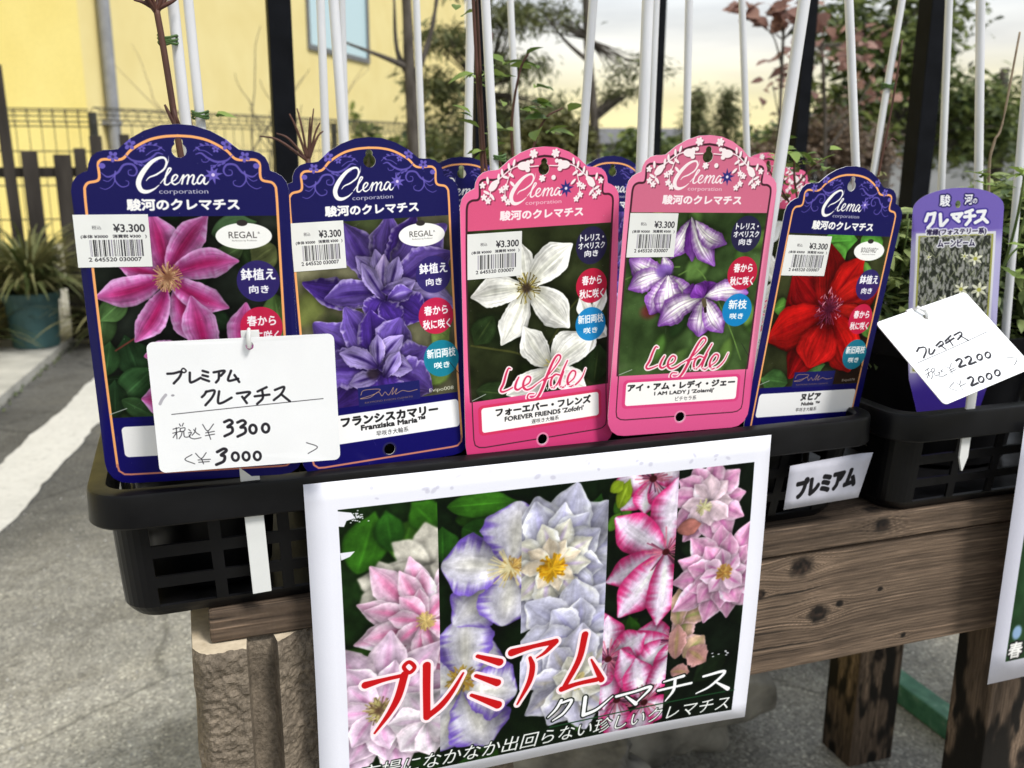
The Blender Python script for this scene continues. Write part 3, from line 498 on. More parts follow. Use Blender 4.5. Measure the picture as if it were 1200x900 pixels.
def card_one():
    S=Sheet(-.5,-.36,.5,.36,640,srgb(243,244,246)); q=S.box(-.5,-.36,.5,.36); S.a[q[0]]*=(1-.03*fbm(q[1],q[2],5,2))[...,None]
    k=srgb(30,28,34); th=.0135
    def st(P,w=th,c=k,al=.93): S.stroke(H1(P),w,c,al)
    for P in ([(522,347),(552,345),(585,338),(577,362),(548,392)],[(626,342),(624,384),(640,384),(675,366)],[(686,334),(710,341)],[(684,354),(708,360)],[(682,371),(712,382)],[(736,341),(786,334),(768,357)],[(760,346),(757,372),(744,388)],[(816,334),(801,379),(847,371)],[(831,354),(851,386)],
              [(697,430),(686,446),(674,457)],[(694,432),(734,426),(722,458),(688,496)],[(756,430),(748,482),(768,484),(812,460)],[(838,440),(898,434),(874,462)],[(862,456),(882,486)],[(934,431),(976,411)],[(920,454),(988,446)],[(955,424),(957,462),(930,490)],[(1014,424),(1056,410),(1043,442),(1008,472)],[(1042,444),(1082,478)]): st(P)
    S.stroke(H1([(610,334),(598,342),(588,332),(598,322)]),th*.6,k,.95,closed=True)
    st([(525,541),(800,511),(1235,465)],.0042)
    T=.0050
    for P in ([(525,614),(555,606)],[(541,606),(540,662)],[(522,634),(562,624)],[(540,632),(522,656)],[(558,588),(562,598)],[(577,584),(570,598)],[(560,610),(582,607),(578,622),(560,625),(560,610)],[(568,625),(562,645),(550,662)],[(575,625),(578,652),(602,650),(600,642)],
              [(600,615),(608,622)],[(598,632),(612,630),(602,652),(622,662),(656,656)],[(634,608),(628,628),(614,644)],[(624,616),(636,632),(650,642)],
              [(668,590),(690,622),(720,588)],[(680,632),(722,624)],[(678,646),(722,638)],[(691,622),(702,664)],[(606,742),(570,768),(616,790)],[(624,736),(650,762),(676,732)],[(634,770),(694,766)],[(636,782),(688,778)],[(651,762),(659,790)],[(1158,680),(1210,702),(1166,735)]): st(P,T,k,.85)
    n=.0155
    for dx,dy in ((0,0),(62,2)): st([(772+dx,578+dy),(798+dx,568+dy),(810+dx,582+dy),(786+dx,602+dy),(806+dx,604+dy),(806+dx,628+dy),(770+dx,648+dy)],n)
    for x,y in ((906,613),(966,608)): S.stroke(H1(oo(x,y)),n,k,.93,closed=True)
    st([(730,728),(762,712),(774,722),(748,744),(764,750),(758,776),(722,794)],n*1.1)
    for x,y in ((816,752),(868,750),(922,748)): S.stroke(H1(oo(x,y)),n*.95,k,.93,closed=True)
    S.stroke(H1([(505,447),(488,466),(474,490)]),.016,srgb(150,146,156),.7); S.disc(*H1([(538,449)])[0],.009,.006,srgb(130,128,136),.8)
    return S
H2=homog([(245,322),(824,109),(1271,605),(693,845)],[(-.5,.36),(.5,.36),(.5,-.36),(-.5,-.36)])
def card_two():
    S=Sheet(-.5,-.36,.5,.36,520,srgb(242,244,246)); k=srgb(26,25,30)
    def st(P,w=.0135,al=.93,closed=False): S.stroke(H2(P),w,k,al,closed=closed)
    for P in ([(526,482),(512,508)],[(528,484),(562,480),(572,505),(556,548)],[(592,488),(592,522),(612,520),(628,494)],[(636,470),(668,440),(682,458),(652,478)],[(664,466),(697,490)],[(694,440),(732,402)],[(698,454),(752,418)],[(716,424),(744,466)],[(752,400),(794,378),(802,398),(776,428)],[(792,402),(845,432)]): st(P)
    st([(512,583),(740,482),(972,373)],.0042)
    T=.0055
    for P in ([(566,630),(594,612)],[(580,618),(596,668)],[(570,655),(604,634)],[(590,650),(578,680)],[(604,622),(622,612),(626,630),(610,638),(604,622)],[(614,640),(616,662),(604,684)],[(622,636),(632,662),(650,655)],[(648,622),(656,630)],[(646,645),(660,640),(656,664),(678,666),(708,650)],[(676,618),(670,640)],[(664,628),(692,640)],
              [(694,600),(722,612),(734,580)],[(722,628),(756,610)],[(726,640),(762,622)],[(722,612),(744,650)],[(752,702),(724,738),(770,756)],[(764,704),(786,716),(796,690)],[(790,728),(826,710)],[(786,716),(806,750)],[(1094,541),(1160,550),(1144,592)]): st(P,T,.85)
    n=.016
    for P in ([(764,566),(786,552),(802,566),(784,606),(828,592)],[(824,548),(848,536),(864,552),(848,588),(894,572)],[(838,680),(862,668),(876,686),(862,724),(906,706)]): st(P,n)
    for x,y in ((918,541),(972,527),(926,684),(978,664),(1032,642)): st(oo(x,y,0,17,19),n*.92,.93,True)
    return S
PBL=homog([(100,0),(120,890),(600,880),(265,560),(190,430),(435,340),(240,690),(515,340),(525,620),(730,370),(790,290),(935,290),(900,570),(970,260),(1010,540),(2240,0),(2160,535),(1370,150),(1475,390),(1245,470),(1200,620),(2130,345),(2150,460),(1510,290),(1860,220)],
 [(.065,.255),(.064,.646),(.254,.688),(.122,.507),(.094,.443),(.187,.423),(.111,.564),(.218,.429),(.223,.557),(.304,.459),(.327,.428),(.386,.439),(.376,.567),(.400,.428),(.422,.563),(.969,.408),(.962,.677),(.568,.409),(.623,.533),(.522,.551),(.506,.620),(.935,.573),(.952,.636),(.635,.487),(.795,.484)])
def poster_art():
    """local x 0..1, y 0 (top) .. -.707"""
    S=Sheet(0,-.7072,1,0,1350,srgb(232,233,244))
    q=S.box(0,-1,1,1); S.a[q[0]]*=(1-.035*fbm(q[1],q[2],6,3))[...,None]
    R=random.Random(2)
    for i in range(26):
        x,y=R.uniform(.1,.9),-R.uniform(.008,.045); S.disc(x,y,R.uniform(.003,.009),R.uniform(.002,.005),srgb(180,178,198),.5,.4,rot=R.uniform(-1,1))
    X0,X1,T,Bm=.060,.962,-.059,-.682
    s1,s2,s3=.251,.617,.779
    G=[srgb(52,96,30),srgb(40,78,28),srgb(66,110,38)]
    # strip 1: pale pink doubles
    S.leafy(X0,Bm,s1,T,srgb(26,44,20),G,9,.15,61,.002)
    for b,t,W,g in (((.09,-.2),(.13,-.07),.09,G[0]),((.2,-.10),(.17,-.19),.08,G[2]),((.16,-.16),(.15,-.07),.06,G[1]),((.25,-.12),(.2,-.06),.07,G[0])): S.petal(b,t,W,g,mid=g*1.3,midw=.1,q=.8)
    def fl(c,tips,W,body,mid=None,edge=None,base=None,tip=None,seed=0,q_=.55,ruf=.06,shade=.34,p_=.8,bend=.05,mw=.3,ew=.25,lit=.1):
        RR=random.Random(seed)
        for i,t in enumerate(tips):
            w=W[i] if isinstance(W,(list,tuple)) else W*RR.uniform(.85,1.15)
            S.petal(c,t,w,body*RR.uniform(.93,1.05),mid=mid,edge=edge,base=base,tip=tip,bend=RR.uniform(-bend,bend),seed=seed*7+i,q=q_,ruf=ruf,shadow=shade,p=p_,midw=mw,edgew=ew,lit=lit)
    def ring(c,r,n,a0=0,j=.12,sq=1.0,seed=0):
        RR=random.Random(seed); return [(c[0]+math.cos(a0+k*2*math.pi/n+RR.uniform(-j,j))*r*RR.uniform(.88,1.1),c[1]+math.sin(a0+k*2*math.pi/n+RR.uniform(-j,j))*r*sq*RR.uniform(.88,1.1)) for k in range(n)]
    wp=srgb(212,208,196); fl((.235,-.20),ring((.235,-.20),.10,8,.2,seed=1),.06,wp,edge=srgb(236,232,220),seed=1,lit=.15); fl((.15,-.24),ring((.15,-.24),.07,7,seed=2),.045,wp*.8,seed=2); S.blur(X0,-.28,s1,T,.002)
    P1=srgb(222,184,208); P2=srgb(212,128,168); Pe=srgb(240,222,234)
    c=(.222,-.325); 
    fl(c,ring(c,.165,12,.1,seed=3),.062,P1,mid=P2,base=P2,edge=Pe,seed=3,mw=.5); fl(c,ring(c,.125,11,.4,seed=4),.052,P1,mid=P2,base=P2,edge=Pe,seed=4,mw=.5); fl(c,ring(c,.085,9,.2,seed=5),.042,P1,mid=P2,base=P2,edge=Pe,seed=5,mw=.5); S.stamens(c[0],c[1],.022,50,srgb(236,216,150),srgb(200,170,110),4,.0035)
    c=(.123,-.515); P3=srgb(208,184,206); P4=srgb(196,148,184)
    fl(c,ring(c,.175,11,.3,seed=6),.085,P3,mid=P4,edge=Pe,seed=6); fl(c,ring(c,.13,9,.0,seed=7),.075,P3,mid=P4,edge=Pe,seed=7); fl(c,ring(c,.09,7,.5,seed=8),.06,P3,mid=P4,edge=Pe,seed=8); S.stamens(c[0],c[1],.034,60,srgb(214,206,140),srgb(90,70,50),5,.004,srgb(80,60,50))
    c=(.225,-.56); fl(c,ring(c,.085,7,.3,seed=9),.07,srgb(206,198,206),mid=P3,edge=Pe,seed=9)
    # strip 2: white with violet margins, and the big pale double
    S.leafy(s1,Bm,s2,T,srgb(18,32,16),G,10,.14,71,.0015)
    for b,t,W,g in (((.27,-.08),(.42,-.085),.06,G[0]),((.26,-.20),(.26,-.12),.07,G[1]),((.3,-.13),(.38,-.17),.08,G[1]),((.57,-.2),(.60,-.09),.06,G[1])): S.petal(b,t,W,g,mid=g*1.3,midw=.1,q=.8)
    Wv=srgb(208,206,222); Ve=srgb(96,66,172); Wm=srgb(222,220,214)
    def vio(c,tips,W,seed): fl(c,tips,W,Wv,mid=Wm,edge=Ve,seed=seed,mw=.5,ew=.26,ruf=.08,q_=.42,p_=.8)
    vio((.30,-.50),[(.36,-.39),(.20,-.44),(.24,-.64),(.36,-.65),(.42,-.53)],[.12,.12,.15,.14,.14],11)
    vio((.31,-.49),[(.305,-.315)],[.12],12)
    c=(.402,-.232); vio(c,[(.28,-.345),(.385,-.365),(.256,-.205),(.42,-.085),(.50,-.25)],[.13,.14,.14,.15,.12],13)
    S.stamens(.405,-.232,.032,50,srgb(216,190,120),srgb(170,130,70),6,.004); 
    for k in range(16):
        a=R.uniform(1.5,5.6); S.stroke([(.402,-.232),(.402+math.cos(a)*.05,-.232+math.sin(a)*.045)],.003,srgb(210,200,160))
    S.stamens(.295,-.475,.035,50,srgb(206,180,90),srgb(170,130,60),8,.0045)
    c=(.49,-.235); Wl=srgb(204,204,226); Wy=srgb(222,220,206)
    S.clip=(.425,Bm,s2,T)
    fl(c,ring(c,.175,11,.15,seed=14),.095,Wl,mid=srgb(190,190,224),edge=srgb(224,226,234),seed=14,ruf=.1,q_=.45); fl(c,[(.455,-.09),(.52,-.10),(.575,-.13),(.60,-.17),(.61,-.26),(.59,-.32),(.5,-.36),(.44,-.33),(.43,-.2)],.07,Wl,mid=srgb(184,180,226),edge=srgb(228,230,234),seed=15,ruf=.1)
    fl(c,ring(c,.105,9,.5,seed=16),.055,Wy,mid=srgb(206,190,220),edge=srgb(232,232,232),seed=16,ruf=.1); fl(c,ring(c,.065,8,.2,seed=17),.036,srgb(226,212,190),edge=srgb(236,230,220),seed=17)
    S.stamens(c[0]+.003,c[1]-.012,.034,70,srgb(240,196,60),srgb(200,140,30),9,.0055)
    c=(.555,-.42); fl(c,ring(c,.15,9,.3,seed=18),.10,Wl,mid=srgb(196,196,226),edge=srgb(222,222,234),seed=18,ruf=.1,q_=.45); fl(c,ring(c,.10,8,.0,seed=19),.075,Wl,mid=srgb(186,184,224),edge=srgb(226,226,236),seed=19,ruf=.1)
    c=(.56,-.53); fl(c,ring(c,.13,9,.1,seed=20),.08,srgb(200,198,220),mid=srgb(206,200,190),edge=srgb(224,224,232),seed=20,ruf=.1); fl(c,ring(c,.07,8,.4,seed=21),.045,Wy*.95,edge=srgb(232,232,232),seed=21); S.stamens(c[0],c[1],.025,40,srgb(230,220,170),srgb(200,180,120),10,.004)
    q=S.box(s1,-.70,s2,-.64); 
    # strip 3: crimson bordered stars
    S.leafy(s2,Bm,s3,T,srgb(20,30,18),G,8,.09,81,.001)
    Cb=srgb(226,206,232); Ce=srgb(184,14,84); Cm=srgb(240,232,246)
    def crim(c,tips,W,seed,rs=.045):
        fl(c,tips,W,Cb,mid=Cm,edge=Ce,seed=seed,mw=.55,ew=.42,ruf=.02,q_=.5,p_=.75,bend=.03,lit=.04)
        for k in range(34):
            RR=random.Random(seed*100+k); a=RR.uniform(0,6.28); r=rs*RR.uniform(.5,1.15)
            S.stroke([(c[0]+math.cos(a)*r*.25,c[1]+math.sin(a)*r*.25),(c[0]+math.cos(a)*r,c[1]+math.sin(a)*r)],[.0022,.0034],lerp(srgb(214,130,150),srgb(58,24,48),RR.random()**1.5))
        S.disc(c[0],c[1],.009,.008,srgb(70,26,30)); 
    crim((.718,-.071),[(.645,-.135),(.63,-.07),(.70,-.15),(.76,-.12),(.8,-.05)],.075,31,.04)
    S.petal((.64,-.13),(.665,-.065),.035,srgb(112,132,36),mid=srgb(140,160,60),midw=.2,q=.8); S.petal((.62,-.09),(.65,-.07),.03,srgb(120,140,40)); S.petal((.62,-.18),(.645,-.14),.03,srgb(80,120,40))
    crim((.66,-.60),[(.60,-.50),(.70,-.49),(.74,-.58),(.58,-.62),(.66,-.70)],.08,32,.04)
    crim((.79,-.47),[(.70,-.43),(.64,-.46),(.69,-.54),(.78,-.56)],.08,33,.03)
    crim((.632,-.49),[(.60,-.36),(.625,-.38),(.72,-.44),(.70,-.50),(.63,-.62),(.60,-.56)],.07,34,.045)
    crim((.73,-.62),[(.66,-.47),(.70,-.50),(.79,-.50),(.72,-.70),(.80,-.66)],.07,36,.045)
    c=(.757,-.247); crim(c,[(.779,-.075),(.633,-.15),(.617,-.30),(.65,-.39),(.745,-.425)],[.105,.095,.082,.098,.078],35,.052)
    # strip 4: rose pink doubles
    S.leafy(s3,Bm,X1,T,srgb(16,24,16),[srgb(26,40,24),srgb(34,50,30)],6,.12,91,.002)
    K1=srgb(216,164,196); K2=srgb(192,118,168); Ke=srgb(236,212,228)
    c=(.855,-.14); fl(c,ring(c,.10,11,.2,seed=41),.055,K1,mid=K2,edge=Ke,seed=41,ruf=.08); fl(c,ring(c,.065,8,0,seed=42),.042,srgb(230,206,216),edge=Ke,seed=42); S.stamens(c[0]-.012,c[1]-.012,.02,30,srgb(232,232,190),srgb(200,190,140),11,.004)
    S.petal((.78,-.2),(.84,-.19),.04,srgb(168,112,104),shadow=.4)
    for b,t,W in (((.80,-.50),(.83,-.38),.06),((.79,-.42),(.91,-.40),.05),((.82,-.52),(.87,-.47),.07),((.80,-.44),(.795,-.34),.05)): S.petal(b,t,W,srgb(176,150,128),mid=srgb(150,150,100),edge=srgb(206,170,180),ruf=.1)
    c=(.905,-.318); fl(c,ring(c,.13,12,.1,seed=43),.062,K1,mid=K2,edge=Ke,seed=43,ruf=.08); fl(c,ring(c,.095,10,.3,seed=44),.055,K1,mid=K2,edge=Ke,seed=44,ruf=.08); fl(c,ring(c,.06,8,.2,seed=45),.042,srgb(224,190,214),mid=K2,edge=Ke,seed=45); S.stamens(c[0],c[1],.022,40,srgb(226,190,110),srgb(160,110,60),12,.005)
    for b,t,W in (((.80,-.52),(.80,-.43),.05),((.83,-.5),(.88,-.54),.06),((.79,-.55),(.84,-.56),.04)): S.petal(b,t,W,srgb(158,120,116),mid=srgb(140,120,90),edge=srgb(190,150,150),ruf=.12)
    S.clip=None
    for xa,xb,sd,gn in ((X0,s1,11,1.02),(s1,.425,12,.95),(.425,s2,13,.95),(s2,s3,14,.98),(s3,X1,15,1.0)): S.finish(xa,Bm,xb,T,sd,gn*.92,1.06,.0015,1.10)
    # worn corners of the print
    wc=srgb(226,226,236)
    S.poly([(.060,-.062),(.085,-.068),(.092,-.08),(.075,-.084),(.070,-.096),(.060,-.094)],wc); S.poly([(.060,-.150),(.088,-.150),(.078,-.160),(.061,-.166)],wc)
    for i in range(40): x,y=R.gauss(.093,.008),R.gauss(-.08,.007); S.disc(x,y,.0018,.0014,wc,.8)
    for i in range(8): S.disc(R.uniform(.89,.95),-.525+R.uniform(-.006,.006),.003,.0015,wc,.8)
    # lettering
    RED=srgb(190,20,24); ow=(srgb(246,228,234),.0062)
    k=.000405
    U=lambda P:[(a,b) for a,b in PBL(P)]
    def neg(P): return [(a,-b) for a,b in U(P)]
    letters=[([(198,442),(300,412),(402,388)],[40,24,22]),([(408,384),(372,500),(322,590),(244,694)],[40,38,28,12]),
     ([(527,335),(524,460),(524,606)],[42,40,38]),([(524,606),(600,545),(662,470),(722,374)],[34,34,26,12]),
     ([(800,285),(918,316)],[22,42]),([(790,388),(904,424)],[22,42]),([(764,490),(906,540)],[20,46]),
     ([(985,265),(1100,232),(1222,205)],[44,26,34]),([(1215,212),(1165,262),(1118,292)],[34,22,9]),([(1082,292),(1094,340),(1075,420),(1010,536)],[20,32,30,12]),
     ([(1380,168),(1345,300),(1262,448)],[40,36,28]),([(1250,456),(1340,426),(1440,404)],[34,26,30]),([(1412,300),(1438,350),(1466,404)],[12,26,36])]
    for o in (1,0):
        for P,w in letters: S.stroke(neg(P),[a*k for a in w],RED,0 if o else 1,outline=ow if o else None,smooth=len(P)>2)
        S.stroke(neg([(433,318),(462,345),(433,374),(404,345)]),21*k,RED,0 if o else 1,outline=ow if o else None,closed=True)
    dk=srgb(16,26,20); od=(dk,.0035)
    br=lambda P:[(a+1200,b) for a,b in P]
    S.stroke([(.50,-.637),(.962,-.628)],.0032,srgb(24,62,34),smooth=False)
    sub=[([(48,515),(20,560),(-25,605)],[18,16,8]),([(48,528),(104,514),(60,580),(0,622)],[14,18,16,8]),([(178,498),(166,590)],[24,24]),([(166,592),(240,560),(325,490)],[22,18,8]),([(345,492),(440,466),(532,440),(455,520)],[18,16,20,10]),([(398,490),(450,528)],[10,26]),([(600,412),(708,378)],[10,20]),([(570,458),(748,414)],[16,16]),([(662,398),(652,455),(608,512)],[20,20,8]),([(812,378),(925,348),(850,425),(772,468)],[16,20,16,8]),([(872,402),(940,436)],[10,28])]
    for o in (1,0):
        for P,w in sub: S.stroke(neg(br(P)),[a*k*.95 for a in w],srgb(246,246,248),0 if o else 1,outline=od if o else None,smooth=len(P)>2)
    S.text('市場になかなか出回らない珍しいクレマチス',.082,-.678,.955,-.640,srgb(238,240,238),.004,shear=.25,outline=(dk,.0018))
    return S
def side_poster_art():
    S=Sheet(0,-1.414,1,0,300,srgb(216,216,230)); S.leafy(.1,-1.3,.92,-.12,srgb(40,70,40),[srgb(70,120,50),srgb(96,140,60),srgb(50,84,40)],40,.2,5)
    S.clip=None; S.disc(.15,-1.14,.03,.04,srgb(150,180,220),.9,.3); S.text('春',.11,-1.29,.20,-1.20,WHITE,.03,outline=(INK,.01)); return S
def small_label_art():
    S=Sheet(0,-.52,1,0,300,srgb(196,196,208)); q=S.box(0,-1,1,0); S.a[q[0]]*=(1-.10*fbm(q[1],q[2],7,3))[...,None]; S.text('プレミアム',.13,-.385,.88,-.175,INK,.085,rot=.06); return S
# ------------------------------------------------------------------ materials
def srgb2lin(c): c=np.asarray(c,float); return np.where(c<=.04045,c/12.92,((c+.055)/1.055)**2.4)
def L3(*c): return tuple(srgb2lin(np.array(c)/255.0))+(1,)
class MT:
    def __init__(s,name,rough=.6,spec=.5,color=(.5,.5,.5,1)):
        s.m=bpy.data.materials.new(name); s.m.use_nodes=True; s.t=s.m.node_tree; s.b=s.t.nodes['Principled BSDF']; s.b.inputs['Roughness'].default_value=rough; s.b.inputs['Specular IOR Level'].default_value=spec; s.b.inputs['Base Color'].default_value=color
    def n(s,t,**k):
        x=s.t.nodes.new(t)
        for a,b in k.items(): setattr(x,a,b)
        return x
    def l(s,a,b): s.t.links.new(a,b)
    def coord(s,kind='Object',scale=(1,1,1)):
        c=s.n('ShaderNodeTexCoord'); m=s.n('ShaderNodeMapping'); m.inputs['Scale'].default_value=scale; s.l(c.outputs[kind],m.inputs[0]); return m.outputs[0]
    def noise(s,v,scale,detail=4,rough=.55,dist=0):
        x=s.n('ShaderNodeTexNoise'); x.inputs['Scale'].default_value=scale; x.inputs['Detail'].default_value=detail; x.inputs['Roughness'].default_value=rough; x.inputs['Distortion'].default_value=dist; s.l(v,x.inputs['Vector']); return x.outputs['Fac']
    def ramp(s,f,stops):
        x=s.n('ShaderNodeValToRGB'); e=x.color_ramp.elements; e[0].position,e[0].color=stops[0]; e[1].position,e[1].color=stops[-1]
        for p,c in stops[1:-1]: q=e.new(p); q.color=c
        s.l(f,x.inputs[0]); return x.outputs[0]
    def mix(s,a,b,f,bt='MIX'):
        x=s.n('ShaderNodeMixRGB',blend_type=bt)
        for i,v in ((1,a),(2,b),(0,f)):
            if hasattr(v,'links') or hasattr(v,'is_linked'): s.l(v,x.inputs[i])
            else: x.inputs[i].default_value=v
        return x.outputs[0]
    def base(s,c): s.l(c,s.b.inputs['Base Color'])
    def bump(s,f,strength=.3,dist=.002):
        x=s.n('ShaderNodeBump'); x.inputs['Strength'].default_value=strength; x.inputs['Distance'].default_value=dist; s.l(f,x.inputs['Height']); s.l(x.outputs[0],s.b.inputs['Normal'])
def mat_plain(name,a,b,scale=20,rough=.6,bump=.1,spec=.4,dist=.001,stretch=(1,1,1)):
    M=MT(name,rough,spec); f=M.noise(M.coord('Object',stretch),scale,5); M.base(M.ramp(f,[(.3,a),(.7,b)])); 
    if bump: M.bump(f,bump,dist)
    return M.m
def mat_print(name,img,rough=.38,spec=.12,bump=0):
    M=MT(name,rough,spec); t=M.n('ShaderNodeTexImage'); t.image=img; t.interpolation='Cubic'; uv=M.n('ShaderNodeUVMap'); uv.uv_map='UVMap'; M.l(uv.outputs[0],t.inputs[0]); M.base(t.outputs[0])
    if bump:
        f=M.noise(M.coord('Object'),14,3); M.bump(f,bump,.004)
    return M.m
def mat_leaf(name,a,b,rough=.5,trans=.25):
    M=MT(name,rough,.35); at=M.n('ShaderNodeAttribute'); at.attribute_name='tint'; c=M.ramp(at.outputs['Fac'],[(0,a),(.5,tuple((x+y)/2 for x,y in zip(a,b))),(1,b)]); M.base(c)
    tr=M.n('ShaderNodeBsdfTranslucent'); M.l(c,tr.inputs[0]); mixn=M.n('ShaderNodeMixShader'); mixn.inputs[0].default_value=trans; M.l(M.b.outputs[0],mixn.inputs[1]); M.l(tr.outputs[0],mixn.inputs[2]); M.l(mixn.outputs[0],M.t.nodes['Material Output'].inputs[0]); return M.m
# ------------------------------------------------------------------ object helpers
COL=scene.collection
def mk(name,verts,faces,mat=None,parent=None,smooth=False,uvs=None,mats=None,fmat=None):
    me=bpy.data.meshes.new(name); me.from_pydata([tuple(v) for v in verts],[],[tuple(f) for f in faces]); me.update()
    if mats:
        for m in mats: me.materials.append(m)
        if fmat is not None: me.polygons.foreach_set('material_index',fmat)
    elif mat: me.materials.append(mat)
    if uvs is not None:
        uv=me.uv_layers.new(name='UVMap'); li=np.empty(len(me.loops),int); me.loops.foreach_get('vertex_index',li); uv.data.foreach_set('uv',np.asarray(uvs,float)[li].ravel())
    if smooth: me.polygons.foreach_set('use_smooth',[True]*len(me.polygons))
    o=bpy.data.objects.new(name,me); COL.objects.link(o)
    if parent: o.parent=parent
    return o
def thing(name,label,cat,loc=(0,0,0),rot=None,group=None):
    o=bpy.data.objects.new(name,None); COL.objects.link(o); o.location=loc; o.empty_display_size=.02
    if rot is not None: o.rotation_euler=rot
    return tag(o,label,cat,group)
def tag(o,label,cat,group=None):
    o['label']=label; o['category']=cat
    if group: o['group']=group
    return o
def struct(o): o['kind']='structure'; return o
def stuff(o): o['kind']='stuff'; return o
class MB:
    def __init__(s): s.v=[]; s.f=[]
    def add(s,V,F):
        k=len(s.v); s.v+= [tuple(p) for p in V]; s.f+=[tuple(k+i for i in f) for f in F]; return s
    def box(s,a,b,bev=0.0,M=None):
        if bev:
            bm=bmesh.new(); bmesh.ops.create_cube(bm,size=1); 
            for v in bm.verts: v.co=Vector([(a[i]+b[i])/2+v.co[i]*(b[i]-a[i]) for i in range(3)])
            bmesh.ops.bevel(bm,geom=bm.edges[:],offset=bev,segments=2,affect='EDGES',profile=.6)
            V=[v.co.copy() for v in bm.verts]; bm.verts.index_update(); F=[[v.index for v in f.verts] for f in bm.faces]; bm.free()
        else:
            V=[Vector((x,y,z)) for z in (a[2],b[2]) for y in (a[1],b[1]) for x in (a[0],b[0])]; F=[(0,2,3,1),(4,5,7,6),(0,1,5,4),(2,6,7,3),(0,4,6,2),(1,3,7,5)]
        if M: V=[M@v for v in V]
        return s.add(V,F)
    def tube(s,P,r,n=8,cap=True):
        P=[Vector(p) for p in P]; r=[r]*len(P) if not hasattr(r,'__len__') else r; V=[];F=[]; up=Vector((.13,.31,.94)).normalized()
        for i,p in enumerate(P):
            d=(P[min(i+1,len(P)-1)]-P[max(i-1,0)]).normalized(); 
            if abs(d.dot(up))>.95: a=d.cross(Vector((1,0,0))).normalized()
            else: a=d.cross(up).normalized()
            if i and a.dot(pa)<0: a=-a
            pa=a; b=d.cross(a)
            for k in range(n): t=2*math.pi*k/n; V.append(p+(a*math.cos(t)+b*math.sin(t))*r[i])
        for i in range(len(P)-1):
            for k in range(n): F.append((i*n+k,i*n+(k+1)%n,(i+1)*n+(k+1)%n,(i+1)*n+k))
        if cap: F.append(tuple(range(n))[::-1]); F.append(tuple((len(P)-1)*n+k for k in range(n)))
        return s.add(V,F)
    def lathe(s,prof,n=28,c=(0,0,0)):
        V=[];F=[]
        for r,z in prof:
            for k in range(n): t=2*math.pi*k/n; V.append((c[0]+r*math.cos(t),c[1]+r*math.sin(t),c[2]+z))
        for i in range(len(prof)-1):
            for k in range(n): F.append((i*n+k,i*n+(k+1)%n,(i+1)*n+(k+1)%n,(i+1)*n+k))
        return s.add(V,F)
    def build(s,name,mat,parent=None,smooth=False): return mk(name,s.v,s.f,mat,parent,smooth)
def boxmat(loc,yaw=0,pitch=0,roll=0): return Matrix.Translation(loc)@Matrix.Rotation(yaw,4,'Z')@Matrix.Rotation(pitch,4,'X')@Matrix.Rotation(roll,4,'Y')
def autosmooth(o,ang=40):
    me=o.data; me.polygons.foreach_set('use_smooth',[True]*len(me.polygons)); bm=bmesh.new(); bm.from_mesh(me)
    for e in bm.edges:
        if len(e.link_faces)==2 and e.calc_face_angle(0)>R_(ang): e.smooth=False
    bm.to_mesh(me); bm.free()
def Z(z): return z+G0
# ------------------------------------------------------------------ ground
M=MT('asphalt',.85,.3); v=M.coord('Object')
big=M.noise(v,1.1,5,.6,.4); fine=M.noise(v,190,3,.7); mid=M.noise(v,38,4,.7)
vo=M.n('ShaderNodeTexVoronoi'); vo.inputs['Scale'].default_value=270; M.l(v,vo.inputs['Vector'])
sp=M.ramp(vo.outputs['Color'],[(.12,(.42,.42,.42,1)),(.45,(.9,.9,.9,1)),(.75,(1.15,1.15,1.12,1)),(.97,(2.3,2.3,2.2,1))])
base=M.ramp(big,[(.30,(.070,.069,.066,1)),(.5,(.095,.093,.087,1)),(.72,(.135,.131,.120,1))])
# paler tone round the bench, fading outward over a noisy edge
sepn=M.n('ShaderNodeVectorMath',operation='DISTANCE'); M.l(v,sepn.inputs[0]); sepn.inputs[1].default_value=(.35,.7,0); dm=M.n('ShaderNodeMath',operation='MULTIPLY_ADD'); M.l(M.noise(v,2.3,5,.6),dm.inputs[0]); dm.inputs[1].default_value=1.3; M.l(sepn.outputs['Value'],dm.inputs[2])
pale_ramp=M.ramp(dm.outputs[0],[(.0,(1,1,1,1)),(1,(0,0,0,1))]); 
mr=M.n('ShaderNodeMapRange'); M.l(dm.outputs[0],mr.inputs[0]); mr.inputs[1].default_value=1.5; mr.inputs[2].default_value=2.5; mr.inputs[3].default_value=1; mr.inputs[4].default_value=0
pale=M.ramp(mid,[(.3,(.27,.258,.225,1)),(.7,(.40,.385,.34,1))])
c=M.mix(base,pale,mr.outputs[0]); crk=M.n('ShaderNodeTexVoronoi',feature='DISTANCE_TO_EDGE'); crk.inputs['Scale'].default_value=1.3; M.l(M.mix(v,M.noise(v,6,4),.12),crk.inputs['Vector']); ck=M.ramp(crk.outputs['Distance'],[(.0,(.45,.45,.44,1)),(.008,(1,1,1,1))]); st_=M.ramp(M.noise(v,4.5,6,.65,.6),[(.36,(.72,.71,.69,1)),(.5,(1,1,1,1)),(.7,(1.12,1.1,1.05,1))])
M.base(M.mix(M.mix(M.mix(c,sp,.75,'MULTIPLY'),st_,1,'MULTIPLY'),ck,.8,'MULTIPLY'))
M.bump(M.mix(fine,mid,.5),.7,.006); asphalt=M.m
g=struct(mk('ground',[(-150,-60,0),(250,-60,0),(250,350,0),(-150,350,0)],[(0,1,2,3)],asphalt))
concrete=mat_plain('concrete',(.30,.295,.27,1),(.46,.45,.41,1),9,.9,.5,.2,.004)
